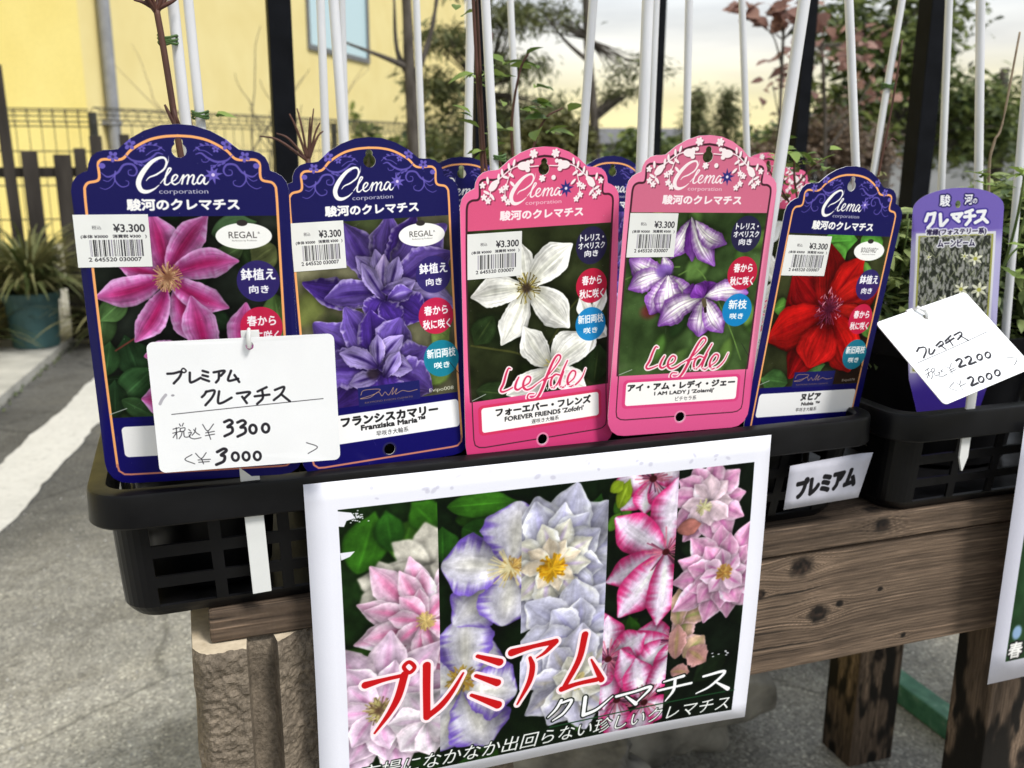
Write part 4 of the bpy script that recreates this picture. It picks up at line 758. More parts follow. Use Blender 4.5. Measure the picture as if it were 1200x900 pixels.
def strip(name,x0,x1,y0,y1,sl,z,mat,h=0):
    P=[(x0+sl*y0,y0,z),(x1+sl*y0,y0,z),(x1+sl*y1,y1,z),(x0+sl*y1,y1,z)]
    if not h: return mk(name,P,[(0,1,2,3)],mat)
    b=[(a,b_,0) for a,b_,_ in P]; return mk(name,P+b,[(0,1,2,3),(0,4,5,1),(1,5,6,2),(2,6,7,3),(3,7,4,0)],mat)
struct(strip('pavement',-9.0,-.998,-2,14,.1202,.035,concrete,1))
# kerb stones along the pavement edge
wp=MT('road_paint',.7,.3); f=wp.noise(wp.coord(),60,6,.7); f2=wp.noise(wp.coord(),7,5,.7); cc=wp.ramp(f,[(.28,(.30,.295,.27,1)),(.42,(.52,.51,.48,1)),(.8,(.60,.59,.55,1))]); wp.base(wp.mix(cc,(.44,.43,.40,1),wp.ramp(f2,[(.45,(0,0,0,1)),(.75,(.6,.6,.6,1))]))); wp.bump(f,.4,.003)
def ragged(name,x0,x1,y0,y1,sl,z,mat):
    n=420; R=random.Random(3); V=[];F=[]; wv=lambda y,s:(fbm(np.array([y*7.0]),np.array([s*3.1]),1,3,4)[0]-.5)*.030
    for i in range(n+1):
        y=y0+(y1-y0)*i/n; V+= [(x0+sl*y+wv(y,1)+R.gauss(0,.0016),y,z),(x1+sl*y+wv(y,2)+R.gauss(0,.0016),y,z)]
        if i<n: k=2*i; F.append((k,k+1,k+3,k+2))
    return mk(name,V,F,mat)
struct(ragged('parking_line',-.938,-.781,-2.5,9,.1632,.004,wp.m))
moss=mat_plain('moss',(.05,.06,.03,1),(.12,.12,.07,1),60,.95,.4,.1,.004)
# ------------------------------------------------------------------ wood print (grain bends round knots), used for planks and beams
def wood_image(name,Wm,Hm,ppm,knots,seed,dark=0.0,stain=0.0):
    W_,H_=int(Wm*ppm),int(Hm*ppm); X,Y=np.meshgrid((np.arange(W_)+.5)/ppm,(np.arange(H_)+.5)/ppm)
    yy=Y+.006*(fbm(X,Y*.2,3,seed)-.5)*4; kn=np.zeros_like(X); ring=np.zeros_like(X)
    for kx,ky,r in knots:
        dx=(X-kx)/(r*1.25); dy=(Y-ky)/r; d=np.hypot(dx,dy); sg=np.sign(Y-ky)
        yy=yy-sg*r*1.25*np.exp(-np.abs(dy)*.55)*np.exp(-(dx*.42)**2)
        dn=d+.7*(fbm(X,Y,170,seed,3)-.5); kn=np.maximum(kn,sstep(1.05,.75,dn)); ring=np.maximum(ring,sstep(1.5,1.0,dn))
    g1=vnoise(X*2.2,yy*260,1,seed); g2=vnoise(X*7,yy*1100,1,seed+1); g3=vnoise(X*90,yy*1900,1,seed+2); rings=.5+.5*np.sin(yy*2300+9*vnoise(X*1.5,yy*60,1,seed+3))
    t=.22*g1+.32*g2+.32*g3+.14*rings*sstep(.06,0,np.min([np.hypot((X-kx)/2.2,Y-ky) for kx,ky,_ in knots],0))*2
    A=lerp(srgb(48,39,32),srgb(134,114,96),np.clip(t*1.15,0,1)[...,None])*(.78+.4*fbm(X,Y,14,seed+2))[...,None]
    cr=(sstep(.80,.92,vnoise(X*5.2,yy*800,1,seed+5))*sstep(.5,.7,vnoise(X*12,yy*60,1,seed+6)))[...,None]; A=A*(1-.6*cr); lt=(sstep(.72,.95,vnoise(X*14,yy*1300,1,seed+7)))[...,None]; A=A*(1+.35*lt)
    kt=(.25+1.5*vnoise(X*420,Y*420,1,seed)*vnoise(X*150,Y*150,1,seed+2)+.25*np.sin(yy*0+np.hypot(X*1,Y*1)*0))[...,None]; A=A*(1-.35*ring[...,None])*(1-.93*kn[...,None])+srgb(44,34,28)*kt*kn[...,None]
    if stain:
        st=sstep(.66-.25*stain,.76-.25*stain,fbm(X*.35,Y*1.1,34,seed+4,4))[...,None]; A=A*(1-st*.93)+srgb(18,15,12)*st*.93
    S=Sheet(0,0,Wm,Hm,ppm,(0,0,0)); S.a=np.clip(A*(1-dark),0,1)[:S.H,:S.W]; S.H,S.W=S.a.shape[:2]; return S.image(name),Wm,Hm
def wood_mat(name,img):
    M=MT(name,.82,.25); t=M.n('ShaderNodeTexImage'); t.image=img; M.l(M.n('ShaderNodeUVMap').outputs[0],t.inputs[0]); M.base(t.outputs[0]); M.bump(t.outputs[0],.55,.004); return M.m
w_beam,_,_=wood_image('wood_grain',1.0,.10,1700,[(.247,.084,.0068),(.266,.045,.0062),(.283,.050,.0025),(.319,.056,.0016),(.345,.014,.002),(.215,.068,.003),(.55,.05,.006),(.95,.04,.007)],2)
w_plank,_,_=wood_image('wood_grain_plank',1.3,.12,1100,[(.463,.012,.005),(.9,.06,.009)],6,.12)
w_leg,_,_=wood_image('wood_grain_leg',.9,.12,900,[(.3,.05,.008)],9,.05,.35)
m_beam=wood_mat('weathered_beam_wood',w_beam); m_plank=wood_mat('weathered_plank_wood',w_plank); m_leg2=wood_mat('brown_leg_wood',wood_image('wood_grain_leg_brown',.9,.12,900,[(.5,.05,.008)],14,.0,.15)[0]); m_leg=wood_mat('stained_leg_wood',w_leg)
def wood_piece(name,a,b,axis,mat,parent,Wm,Hm,bev=.002,off=0.0,u0=0.0,wob=0.0):
    """beam with box-projected grain along the given axis"""
    mb=MB(); mb.box(a,b,bev); V=np.array(mb.v); F=mb.f
    me=bpy.data.meshes.new(name); me.from_pydata([tuple(p) for p in V],[],F); me.materials.append(mat); uv=me.uv_layers.new(name='UVMap')
    for p in me.polygons:
        n=p.normal; oth=[i for i in range(3) if i!=axis]; c=oth[1] if abs(n[oth[0]])>abs(n[oth[1]]) else oth[0]
        if abs(n[axis])>.8: ua,c=oth[0],oth[1]
        else: ua=axis
        for li in p.loop_indices:
            q=V[me.loops[li].vertex_index]; uv.data[li].uv=((q[ua]-a[ua]+u0)/Wm,(q[c]-a[c]+off)/Hm)
    o=bpy.data.objects.new(name,me); COL.objects.link(o); o.parent=parent; return o
# ------------------------------------------------------------------ the bench
bench=thing('wooden_bench','weathered brown timber bench carrying the black trays, poster on its front','bench',(0,.5,0))
def bp(name,a,b,axis,mat,Wm,Hm,**k):
    o=wood_piece(name,a,b,axis,mat,bench,Wm,Hm,**k); o.location=(0,-.5,0); return o
PT=Z(-.2555)
for i,(ya,yb) in enumerate(((.5135,.606),(.612,.712),(.720,.822),(.828,.930),(.936,1.03))): bp('plank',(-.001-.004*(i%2),ya,PT-.0195),(1.42,yb,PT-.0006*i),0,m_plank,1.3,.12,u0=.11*i,off=.0)
bp('front_beam',(.15,.5165,Z(-.3667)),(1.40,.555,Z(-.2776)),0,m_beam,1.0,.10,off=.005,u0=0.0)
bp('rear_beam',(.15,.99,Z(-.3667)),(1.40,1.025,Z(-.2776)),0,m_beam,1.0,.10,u0=.4)
bp('leg',(.640,.558,0),(.735,.602,Z(-.2776)),2,m_leg,.9,.12); bp('leg',(.822,.928,0),(.894,.989,Z(-.2776)),2,m_leg2,.9,.12,u0=.33,off=.02); bp('leg',(1.26,.545,0),(1.35,.63,Z(-.2776)),2,m_leg,.9,.12); bp('leg',(.20,.915,0),(.29,.985,Z(-.2776)),2,m_leg,.9,.12)
# ------------------------------------------------------------------ split-face concrete blocks under the left end
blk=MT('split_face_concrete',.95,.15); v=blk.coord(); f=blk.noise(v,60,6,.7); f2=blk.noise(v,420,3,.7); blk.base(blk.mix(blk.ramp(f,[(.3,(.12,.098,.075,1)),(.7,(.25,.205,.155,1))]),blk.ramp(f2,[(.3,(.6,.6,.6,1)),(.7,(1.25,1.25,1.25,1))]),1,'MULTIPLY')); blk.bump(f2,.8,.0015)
lit_top=mat_plain('lit_concrete_top',(.46,.38,.27,1),(.68,.58,.43,1),130,.95,.5,.15,.001)  # block top painted paler than the split face, for light from above
def block(z0,h,label):
    t=thing('concrete_block',label,'block',(0,.56,z0),None,'blocks propping the left end of the bench')
    nx,nz=200,150; x0,x1=-.0113,.181; V=[];F=[]
    xs=np.linspace(x0,x1,nx); zs=np.linspace(z0,z0+h,nz); XX,ZZ=np.meshgrid(xs,zs)
    xx=XX-x0; gro=np.zeros_like(XX)
    for gx,gw in ((.0375,.0085),(.118,.0085)): d=(xx-gx)/gw; gro=np.maximum(gro,.015*np.clip(1-d**10,0,1))
    n=(fbm(XX+z0,ZZ,50,3,4)-.5)*.0050+(fbm(XX+z0,ZZ,320,5,3)-.5)*.0040
    YY=.5015+.010*sstep(.030,.05,XX)+gro-n*np.where(gro>0,.12,1)+.003*(1-np.clip(np.minimum(ZZ-z0,z0+h-ZZ)/.004,0,1))+.010*(1-np.clip(xx/.008,0,1))**2+.03*np.clip(.004-xx,0,1)
    XX=XX+np.where(xx<.001,(fbm(YY*0+3,ZZ,80,2)-.5)*.004,0)
    V=[(a,b-.56,c-z0) for a,b,c in zip(XX.ravel(),YY.ravel(),ZZ.ravel())]
    for j in range(nz-1):
        for i in range(nx-1): k=j*nx+i; F.append((k,k+1,k+nx+1,k+nx))
    # back, sides, top rim
    k0=len(V); yb=.875-.56
    V+=[(x,yb,0) for x in xs]+[(x,yb,h) for x in xs]
    for i in range(nx-1):
        F.append((i,k0+i,k0+i+1,i+1)); F.append(((nz-1)*nx+i,(nz-1)*nx+i+1,k0+nx+i+1,k0+nx+i)); F.append((k0+i,k0+nx+i,k0+nx+i+1,k0+i+1))
    lft=[j*nx for j in range(nz)]; rgt=[j*nx+nx-1 for j in range(nz)]
    F.append(tuple(lft[::-1]+[k0,k0+nx][:0]) if False else tuple([k0]+lft+[k0+nx])); F.append(tuple([k0+nx-1]+rgt+[k0+2*nx-1])[::-1])
    o=mk('block_body',V,F,None,t,mats=[blk.m,lit_top]); n=len(F)
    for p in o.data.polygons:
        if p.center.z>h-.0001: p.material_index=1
    return t
bt=Z(-.2755)
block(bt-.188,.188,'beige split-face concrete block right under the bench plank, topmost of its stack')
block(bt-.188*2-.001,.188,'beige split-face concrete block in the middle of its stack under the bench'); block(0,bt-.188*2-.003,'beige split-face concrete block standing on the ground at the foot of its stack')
# ------------------------------------------------------------------ black trays
blackp=MT('black_plastic',.26,.20); v=blackp.coord(); f=blackp.noise(v,26,5,.6); blackp.base(blackp.ramp(f,[(.3,(.0025,.0025,.003,1)),(.75,(.006,.006,.007,1))])); blackp.l(blackp.ramp(f,[(.3,(.30,.30,.30,1)),(.8,(.55,.55,.55,1))]),blackp.b.inputs['Roughness']); blackp.bump(blackp.noise(v,240,3),.08,.0004); BP=blackp.m
def rr_path(x0,x1,y0,y1,r,n=8,straight=None):
    P=[]
    for cx,cy,a in ((x1-r,y0+r,-90),(x1-r,y1-r,0),(x0+r,y1-r,90),(x0+r,y0+r,180)):
        for k in range(n+1): t=R_(a+90*k/n); P.append((cx+math.cos(t)*r,cy+math.sin(t)*r))
    return P
def tray(x0,x1,y0,y1,label,slot0,tl,tr):
    """tray of bench trays: rim with hanging lip, slotted tapering body; origin at the base"""
    ox,oy,oz=(x0+x1)/2,(y0+y1)/2,PT+.0008; t=thing('plant_tray',label,'tray',(ox,oy,oz),None,'black slotted plant trays on the bench')
    zt=Z(-.1765)-oz; zl=zt-.0195; q=lambda P,z: [(a-ox,b-oy,z) for a,b in P]
    # rim: inner edge up, over, down the lip
    prof=[(.0115,zt-.012),(.0112,zt-.002),(.0095,zt),(.0022,zt),(.0006,zt-.0006),(0,zt-.0022),(-.0004,zl+.001),(.0004,zl),(.0022,zl+.0004),(.0024,zt-.004),(.0098,zt-.0042),(.0098,zt-.012)]
    V=[];F=[];m=0
    for ins,z in prof:
        P=rr_path(x0+ins,x1-ins,y0+ins,y1-ins,max(.024-ins,.004),10); m=len(P); V+=q(P,z)
    for i in range(len(prof)):
        j=(i+1)%len(prof)
        for k in range(m): F.append((i*m+k,i*m+(k+1)%m,j*m+(k+1)%m,j*m+k))
    o=mk('rim',V,F,BP,t); autosmooth(o,24)
    # body walls as a grid of cells, slots left open
    def wall_line(z):
        s=(zt-z)/zt; tp=.0105+.0045*s; ty=.0105; return x0+tp,x1-tp,y0+ty,y1-ty,.016
    zs=[zt-.011,Z(-.199)-oz,Z(-.211)-oz,Z(-.2180)-oz,Z(-.2295)-oz,Z(-.2360)-oz,Z(-.2470)-oz,.005,.0012,0.0]
    xa,xb,ya,yb,r=wall_line(zs[1])
    def straight_cuts(a,b,s0,pitch,wd):
        c=[a]; x=s0
        while x+wd<b-.001:
            if x>a+.001: c+=[x,x+wd]
            x+=pitch
        return c+[b]
    fx=straight_cuts(xa+r,xb-r,slot0,.037,.0305); fy=straight_cuts(ya+r,yb-r,ya+.03,.037,.0305)
    pts=[]  # (edge, param) description round the wall
    def ringpts(z):
        X0,X1,Y0,Y1,r=wall_line(z)
        if z<.007: ins=(.007-z)*.6; X0+=ins; X1-=ins; Y0+=ins; Y1-=ins
        P=[]; sl=[]
        f=lambda v,a,b,A,B: A+(v-a)/(b-a)*(B-A)
        sq=(zt-z)/zt; front=lambda P: [(x,y+(y1-y)/(y1-y0)*sq*(tl+(tr-tl)*(x-x0)/(x1-x0))) for x,y in P]
        for i,x in enumerate(fx): P.append((f(x,xa+r,xb-r,X0+r,X1-r),Y0)); sl.append(('f',i))
        for k in range(1,8): tt=R_(-90+90*k/8); P.append((X1-r+math.cos(tt)*r,Y0+r+math.sin(tt)*r)); sl.append(('c',0))
        for i,y in enumerate(fy): P.append((X1,f(y,ya+r,yb-r,Y0+r,Y1-r))); sl.append(('s',i))
        for k in range(1,8): tt=R_(90*k/8); P.append((X1-r+math.cos(tt)*r,Y1-r+math.sin(tt)*r)); sl.append(('c',0))
        for i,x in enumerate(fx[::-1]): P.append((f(x,xa+r,xb-r,X0+r,X1-r),Y1)); sl.append(('b',i))
        for k in range(1,8): tt=R_(90+90*k/8); P.append((X0+r+math.cos(tt)*r,Y1-r+math.sin(tt)*r)); sl.append(('c',0))
        for i,y in enumerate(fy[::-1]): P.append((X0,f(y,ya+r,yb-r,Y0+r,Y1-r))); sl.append(('s',i))
        for k in range(1,8): tt=R_(180+90*k/8); P.append((X0+r+math.cos(tt)*r,Y0+r+math.sin(tt)*r)); sl.append(('c',0))
        return front(P),sl
    V=[];F=[]
    for z in zs: P,sl=ringpts(z); V+=q(P,z)
    m=len(sl)
    for j in range(len(zs)-1):
        for k in range(m):
            a,i=sl[k]; a2,_=sl[(k+1)%m]
            opening=j in (1,3,5) and a==a2 and a!='c' and i%2==1
            if not opening: F.append((j*m+k,j*m+(k+1)%m,(j+1)*m+(k+1)%m,(j+1)*m+k))
    k=(len(zs)-1)*m; F.append(tuple(k+i for i in range(m))[::-1])
    o=mk('slotted_body',V,F,BP,t); md=o.modifiers.new('thickness','SOLIDIFY'); md.thickness=.0018; md.offset=-1 
    return t
tray(-.0575,.4435,.5005,.845,'black plastic tray with five big picture labels, poster stuck on its rim',-.0285,.004,.0165)
tray(.4520,.953,.4935,.838,'black plastic tray right of the first, holding the evergreen plants',.483,.012,.014)
# ------------------------------------------------------------------ pots and soil in the trays
soil=mat_plain('potting_soil',(.018,.012,.008,1),(.06,.045,.03,1),160,.95,.8,.1,.004)
def pot(x,y,label,r=.045,h=.088,group='black nursery pots in the trays'):
    t=thing('nursery_pot',label,'pot',(x,y,PT+.0028),None,group)
    mb=MB(); mb.lathe([(0,0),(r*.74,0),(r*.80,.003),(r*.93,h*.82),(r*1.0,h*.83),(r*1.02,h),(r*.97,h),(r*.93,h*.8)]); o=mb.build('pot_wall',BP,t); autosmooth(o,40)
    s=MB(); s.lathe([(r*.935,h*.82),(r*.6,h*.86),(r*.2,h*.87),(0,h*.868)]); s.build('soil',soil,t,True); return t
k=0
spots=[('leftmost tag','front'),('double violet tag','front'),('white-flowered tag','front'),('bell-flowered tag','front'),('red-flowered tag','front')]
for i in range(5):
    pot(.004+.0955*i,.575,'black nursery pot in the first tray, in front row behind the '+spots[i][0])
for i in range(5):
    pot(.004+.0955*i,.675,'black nursery pot in the first tray, in second row behind the '+spots[i][0])
pot(.602,.63,'large black nursery pot in the second tray, below the purple arched label',.078,.110)
pot(.79,.62,'large black nursery pot at the right end of the second tray',.078,.110)
# ------------------------------------------------------------------ picture labels
def inside(P,poly):
    x,y=P[:,0],P[:,1]; c=np.zeros(len(P),bool); j=len(poly)-1
    for i in range(len(poly)):
        xi,yi=poly[i]; xj,yj=poly[j]
        with np.errstate(divide='ignore',invalid='ignore'): c^=((yi>y)!=(yj>y))&(x<(xj-xi)*(y-yi)/(yj-yi+1e-30)+xi)
        j=i
    return c
def sheet_mesh(outline,holes,step):
    V=[];E=[]
    for L in [outline]+holes:
        k=len(V); n=len(L); V+=[Vector((float(a),float(b))) for a,b in L]; E+=[(k+i,k+(i+1)%n) for i in range(n)]
    O=np.array(outline,float); lo,hi=O.min(0),O.max(0); g=np.array([(x,y) for y in np.arange(lo[1]+step/2,hi[1],step) for x in np.arange(lo[0]+step/2,hi[0],step)])
    k=inside(g,O)
    for h in holes: k&=~inside(g,np.array(h,float))
    # keep grid points off the border
    B=np.array([tuple(v) for v in V]); g=g[k]; d=np.sqrt(((g[:,None]-B[None])**2).sum(2)).min(1); g=g[d>step*.3]
    V+=[Vector((float(a),float(b))) for a,b in g]
    r=geometry.delaunay_2d_cdt(V,E,[],0,1e-7); vv=np.array([tuple(v) for v in r[0]]); ff=np.array(r[2]); c=vv[ff].mean(1); ok=inside(c,O)
    for h in holes: ok&=~inside(c,np.array(h,float))
    return vv,ff[ok]
def thick_sheet(name,vv,ff,fn,th,front,side,uvf,parent):
    """fn maps sheet coordinates to 3D (front face towards -Y); the back is th behind"""
    P=np.array([fn(a,b) for a,b in vv]); n=len(P); a=P.tolist()+(P+np.array([0,th,0])).tolist()
    cnt={}
    F=[];fm=[]
    for t in ff:
        p=vv[t]; ar=(p[1,0]-p[0,0])*(p[2,1]-p[0,1])-(p[1,1]-p[0,1])*(p[2,0]-p[0,0])
        t=tuple(int(i) for i in (t if ar>0 else t[::-1])); F.append(t); fm.append(0); F.append(tuple(n+i for i in t[::-1])); fm.append(1)
        for i in range(3): cnt[(t[i],t[(i+1)%3])]=1
    for (i,j) in list(cnt):
        if (j,i) not in cnt: F.append((j,i,n+i,n+j)); fm.append(1)
    uv=np.array([uvf(a_,b_) for a_,b_ in vv]); o=mk(name,a,F,None,parent,False,np.vstack([uv,uv]),[front,side],fm); return o
sidew=mat_plain('label_edge_white',(.72,.72,.74,1),(.80,.80,.82,1),30,.5,0)
TO=tag_outline(); HO=[hole_top(),hole_bottom()]; TV,TF=sheet_mesh(TO,HO,.085)
stick_m=mat_print('price_sticker_print',sticker_art().image('price_sticker_print'),.5,.15)
art={}
def art_mat(k):
    if k not in art:
        S=blue_tag(k) if k in ('mauve','violet','red') else pink_tag(k)
        art[k]=mat_print('label_print_'+k,S.image('label_print_'+k),.28,.14)
    return art[k]
TS=.101
def picture_label(kind,pose,label,stick=True,group='large picture labels of the clematis pots'):
    x,y,z,yaw,lean,roll,k=pose
    t=thing('plant_label',label,'plant label',(x,y,Z(z)),None,group)
    t.rotation_euler=(Matrix.Rotation(yaw,3,'Z')@Matrix.Rotation(lean,3,'X')@Matrix.Rotation(roll,3,'Y')).to_euler()
    K=k*10
    def fn(a,b,o=0): lx,ly=a*TS,b*TS; tt=ly+.7*TS; return (lx,K*tt*tt*.5+o,ly)
    uvf=lambda a,b: ((a+.51)/1.02,(b+1.61)/1.84)
    thick_sheet('printed_card',TV,TF,fn,.0005,art_mat(kind),sidew,uvf,t)
    if stick:
        a0,a1,b0,b1=stick; vv=np.array([(a0+(a1-a0)*i/4,b0+(b1-b0)*j/4) for j in range(5) for i in range(5)]); ff=np.array([q for j in range(4) for i in range(4) for q in ((j*5+i,j*5+i+1,j*5+i+6),(j*5+i,j*5+i+6,j*5+i+5))])
        thick_sheet('price_sticker',vv,ff,lambda a,b: fn(a,b,-.00022-.0004*max(0,(a-a0)/(a1-a0)-.8)),.00015,stick_m,sidew,lambda a,b:((a-a0)/(a1-a0),(b-b0)/(b1-b0)),t)
    return t
picture_label('mauve',(.002,.493,-.013,-.142,.063,-.001,.097),'navy picture label with a mauve-pink striped flower, leftmost of the row',(-.505,-.166,-.451,-.200))
picture_label('violet',(.099,.520,-.018,.087,-.033,-.033,-.049),'navy picture label with a ruffled double violet flower, name フランシスカマリー',(-.447,-.165,-.459,-.206))
picture_label('white',(.196,.515,-.022,.097,.036,-.028,-.118),'pink picture label with white star flowers, name フォーエバー・フレンズ',(-.457,-.125,-.498,-.243))
picture_label('bells',(.295,.504,-.015,-.003,.069,.021,-.064),'pink picture label with purple-white bell flowers, name アイ・アム・レディ・ジェー',(-.460,-.149,-.489,-.231))
picture_label('red',(.404,.510,-.033,.114,.097,.064,.003),'navy picture label with a scarlet flower, name ヌビア, tilted right',(-.436,-.078,-.479,-.224))
# second row, seen between the others (hole at px 541,201 / 717,198 / pink right of the bells)
picture_label('violet',(.203,.700,-.030,.0,-.05,-.02,0),'navy picture label in the second row, mostly hidden between violet and white ones',False)
picture_label('violet',(.327,.700,-.029,.05,-.04,.02,0),'navy picture label in the second row, mostly hidden between the two pink ones',False)
picture_label('white',(.463,.690,-.026,.05,-.02,.05,0),'pink picture label in the second row, peeping out right of the bell-flower label',False)
# purple arched label
pm=mat_print('label_print_moonbeam',purple_tag().image('label_print_moonbeam'),.32,.15)
def arch_outline(w0=.5,bot=-2.88,nar=.42):
    top=[(math.sin(t)*w0,-.24+ (math.cos(t)*.24) ) for t in np.linspace(-1.35,1.35,17)]
    return [(w0*1.0,-.22)] [:0]+top+[(w0,-.24),(w0,-1.8),(w0*.92,-2.3),(w0*.62,bot),(-w0*.62,bot),(-w0*.92,-2.3),(-w0,-1.8),(-w0,-.24)]
av,af=sheet_mesh(arch_outline(),[[(math.cos(t)*.03,-.19+math.sin(t)*.045) for t in np.linspace(0,2*math.pi,13)[:-1]]],.12)
t=thing('plant_label','purple arched evergreen label with small cream flowers, name クレマチス over its picture','plant label',(.5395,.560,Z(-.0275)),(R_(1),0,R_(1.0)),'small arched labels in the second tray')
t.rotation_euler=(Matrix.Rotation(R_(-34),3,'Z')@Matrix.Rotation(R_(-1),3,'X')@Matrix.Rotation(R_(-3.5),3,'Y')).to_euler()
thick_sheet('printed_card',av,af,lambda a,b:(a*.0615,.0012*math.sin(b*2),b*.0625),.0005,pm,sidew,lambda a,b:((a+.51)/1.02,(b+2.95)/2.97),t)
cl=MT('clear_label_back',.35,.5,(.30,.31,.33,1)); f=cl.noise(cl.coord(),30,3); cl.base(cl.ramp(f,[(.35,(.06,.075,.065,1)),(.65,(.22,.23,.25,1))]))
t=thing('plant_label','grey back of a small arched label at the right edge, half behind leaves','plant label',(.665,.640,Z(-.0455)),(0,R_(-3),R_(-28)),'small arched labels in the second tray')
thick_sheet('card',av,af,lambda a,b:(a*.06,0,b*.06),.0005,cl.m,sidew,lambda a,b:(0,0),t)
# ------------------------------------------------------------------ handwritten price cards on plastic spikes
whp=mat_plain('white_plastic',(.66,.67,.66,1),(.74,.75,.74,1),40,.35,.05,.5)
def round_rect(w,h,r,n=5):
    return [(cx+math.cos(a)*r,cy+math.sin(a)*r) for cx,cy,a0 in ((w/2-r,-h/2+r,-90),(w/2-r,h/2-r,0),(-w/2+r,h/2-r,90),(-w/2+r,-h/2+r,180)) for a in [R_(a0+90*k/n) for k in range(n+1)]]
def price_card(img,pose,w,h,label,holex=0,holey=0):
    x,y,z,yaw,lean,roll=pose
    t=thing('price_card',label,'price card',(x,y,Z(z)),None,'handwritten white price cards')
    t.rotation_euler=(Matrix.Rotation(yaw,3,'Z')@Matrix.Rotation(lean,3,'X')@Matrix.Rotation(roll,3,'Y')).to_euler()
    hr=.0020; hole=[(holex+math.cos(a)*hr,holey+math.sin(a)*hr*1.1) for a in np.linspace(0,2*math.pi,13)[:-1]]
    vv,ff=sheet_mesh(round_rect(w,h,.0032),[hole],.012)
    m=mat_print('price_card_print',img,.32,.15); thick_sheet('card',vv,ff,lambda a,b:(a,0.0006*math.sin(a/w*3),b),.0006,m,sidew,lambda a,b:(a/w+.5,b/h+.5),t); return t
c1=card_one().image('price_card_3300'); c2=card_two().image('price_card_2200')
t=price_card(c1,(.0257,.4859,-.1284,-.1245,.02,-.012),.091,.0683,'white price card reading プレミアム クレマチス 3300, in front of the mauve flower label',.0035,.0300)
mb=MB(); mb.tube([(.0035,.0035,.0378),(.0035,-.0022,.0372),(.0034,-.0030,.034),(.0034,-.0020,.0300),(.0034,.0015,.0290)],[.0009,.0012,.0013,.0012,.0009],10); mb.box((-.0005,.0015,.030),(.0085,.0030,.0375),.0004); o=mb.build('clip',whp,t); autosmooth(o)
t=thing('plant_stake','flat white plastic spike pushed through the tray rim below the 3300 card','stake',(.0285,.5045,Z(-.243)),(0,R_(-2.2),0),'flat white spikes carrying price cards')
mb=MB(); mb.box((-.0052,-.0007,0),(.0050,.0007,.111),.0004); mb.build('spike',whp,t)
t=price_card(c2,(.4785,.4834,-.1259,-.0072,-.842,-.2525),.091,.0687,'white price card reading クレマチス 2200, lying tilted before the purple arched label',-.0040,.0262)
mb=MB(); mb.tube([(-.0085,.004,.0345),(-.0070,-.0030,.0335),(-.0045,-.0034,.029),(-.0035,-.0015,.0262),(-.0035,.0030,.0250)],[.0009,.0012,.0013,.0012,.0009],10); mb.box((-.0125,.0012,.030),(-.0065,.0026,.0365),.0004,Matrix.Rotation(0,4,'Y')); o=mb.build('clip',whp,t); autosmooth(o)
t=thing('plant_stake','flat white plastic spike outside the second tray below the 2200 card','stake',(.5125,.4985,Z(-.222)),(0,R_(1.0),0),'flat white spikes carrying price cards')
mb=MB(); mb.add([(-.0038,-.0007,.010),(.0038,-.0007,.010),(.0003,-.0007,0),(-.0003,-.0007,0),(-.0038,.0007,.010),(.0038,.0007,.010),(.0003,.0007,0),(-.0003,.0007,0)],[(0,3,2,1),(4,5,6,7),(0,4,7,3),(1,2,6,5),(2,3,7,6)]); mb.box((-.0038,-.0007,.010),(.0038,.0007,.085)); mb.build('spike',whp,t)
# ------------------------------------------------------------------ paper posters and the small paper label
def paper(name,label,img,loc,w,h,fn,nx=24,ny=18,group=None,rough=.62,rot=(0,0,0)):
    vv=np.array([(i/nx,-j/ny) for j in range(ny+1) for i in range(nx+1)]); ff=np.array([q for j in range(ny) for i in range(nx) for q in ((j*(nx+1)+i,(j+1)*(nx+1)+i,(j+1)*(nx+1)+i+1),(j*(nx+1)+i,(j+1)*(nx+1)+i+1,j*(nx+1)+i+1))])
    m=mat_print(name+'_print',img,rough,.10,.06)
    def f3(a,b): d=fn(a,-b); return (a*w+d[0],d[1],b*h+d[2])
    V=np.array([f3(a,b) for a,b in vv]); 
    o=thick_sheet(name,vv,ff,f3,.00018,m,sidew,lambda a,b:(a,1+b),None); o.data.polygons.foreach_set('use_smooth',[True]*len(o.data.polygons)); o.location=loc; o.rotation_euler=rot; tag(o,label,'poster' if 'poster' in name else 'paper label',group); return o
L_=.0855
def pf(a,v):
    # hangs from the rim, leans back below it, right edge lifting, lower edge sagging a little
    return (0.0012*math.sin(v*2.4)-.006*a*v,-.0015*math.sin(v*3)-.006*max(0,a-.75)**2*4*v-.0012*math.sin(a*5+1)*v,.0045*(1-a)*v)
paper('poster','large clematis flower poster reading プレミアム クレマチス, stuck on the first tray',poster_art().image('poster_print'),(.0532,.4990,Z(-.1803)),.2985,.2045,pf,rot=(0,0,0))
paper('poster','flower poster cut by the right edge of the picture, on the second tray',side_poster_art().image('side_poster_print'),(.5540,.4880,Z(-.1880)),.148,.210,lambda a,v:(.0045*v,.004*v,.0),nx=6,ny=8)
def lf(a,v): return (.0035*v*(0)-.0060*v*a*1.0-.0025*v*(1-a),-.0015*a*a*a*(1-v)-.004*max(0,a-.85)*(1-v)*3,.0022*a*(1-v)+.0018*a)
paper('paper_label','small crumpled paper label reading プレミアム on the right of the first tray',small_label_art().image('paper_label_print'),(.3733,.5058,Z(-.2061)),.0640,.0310,lf,8,5)
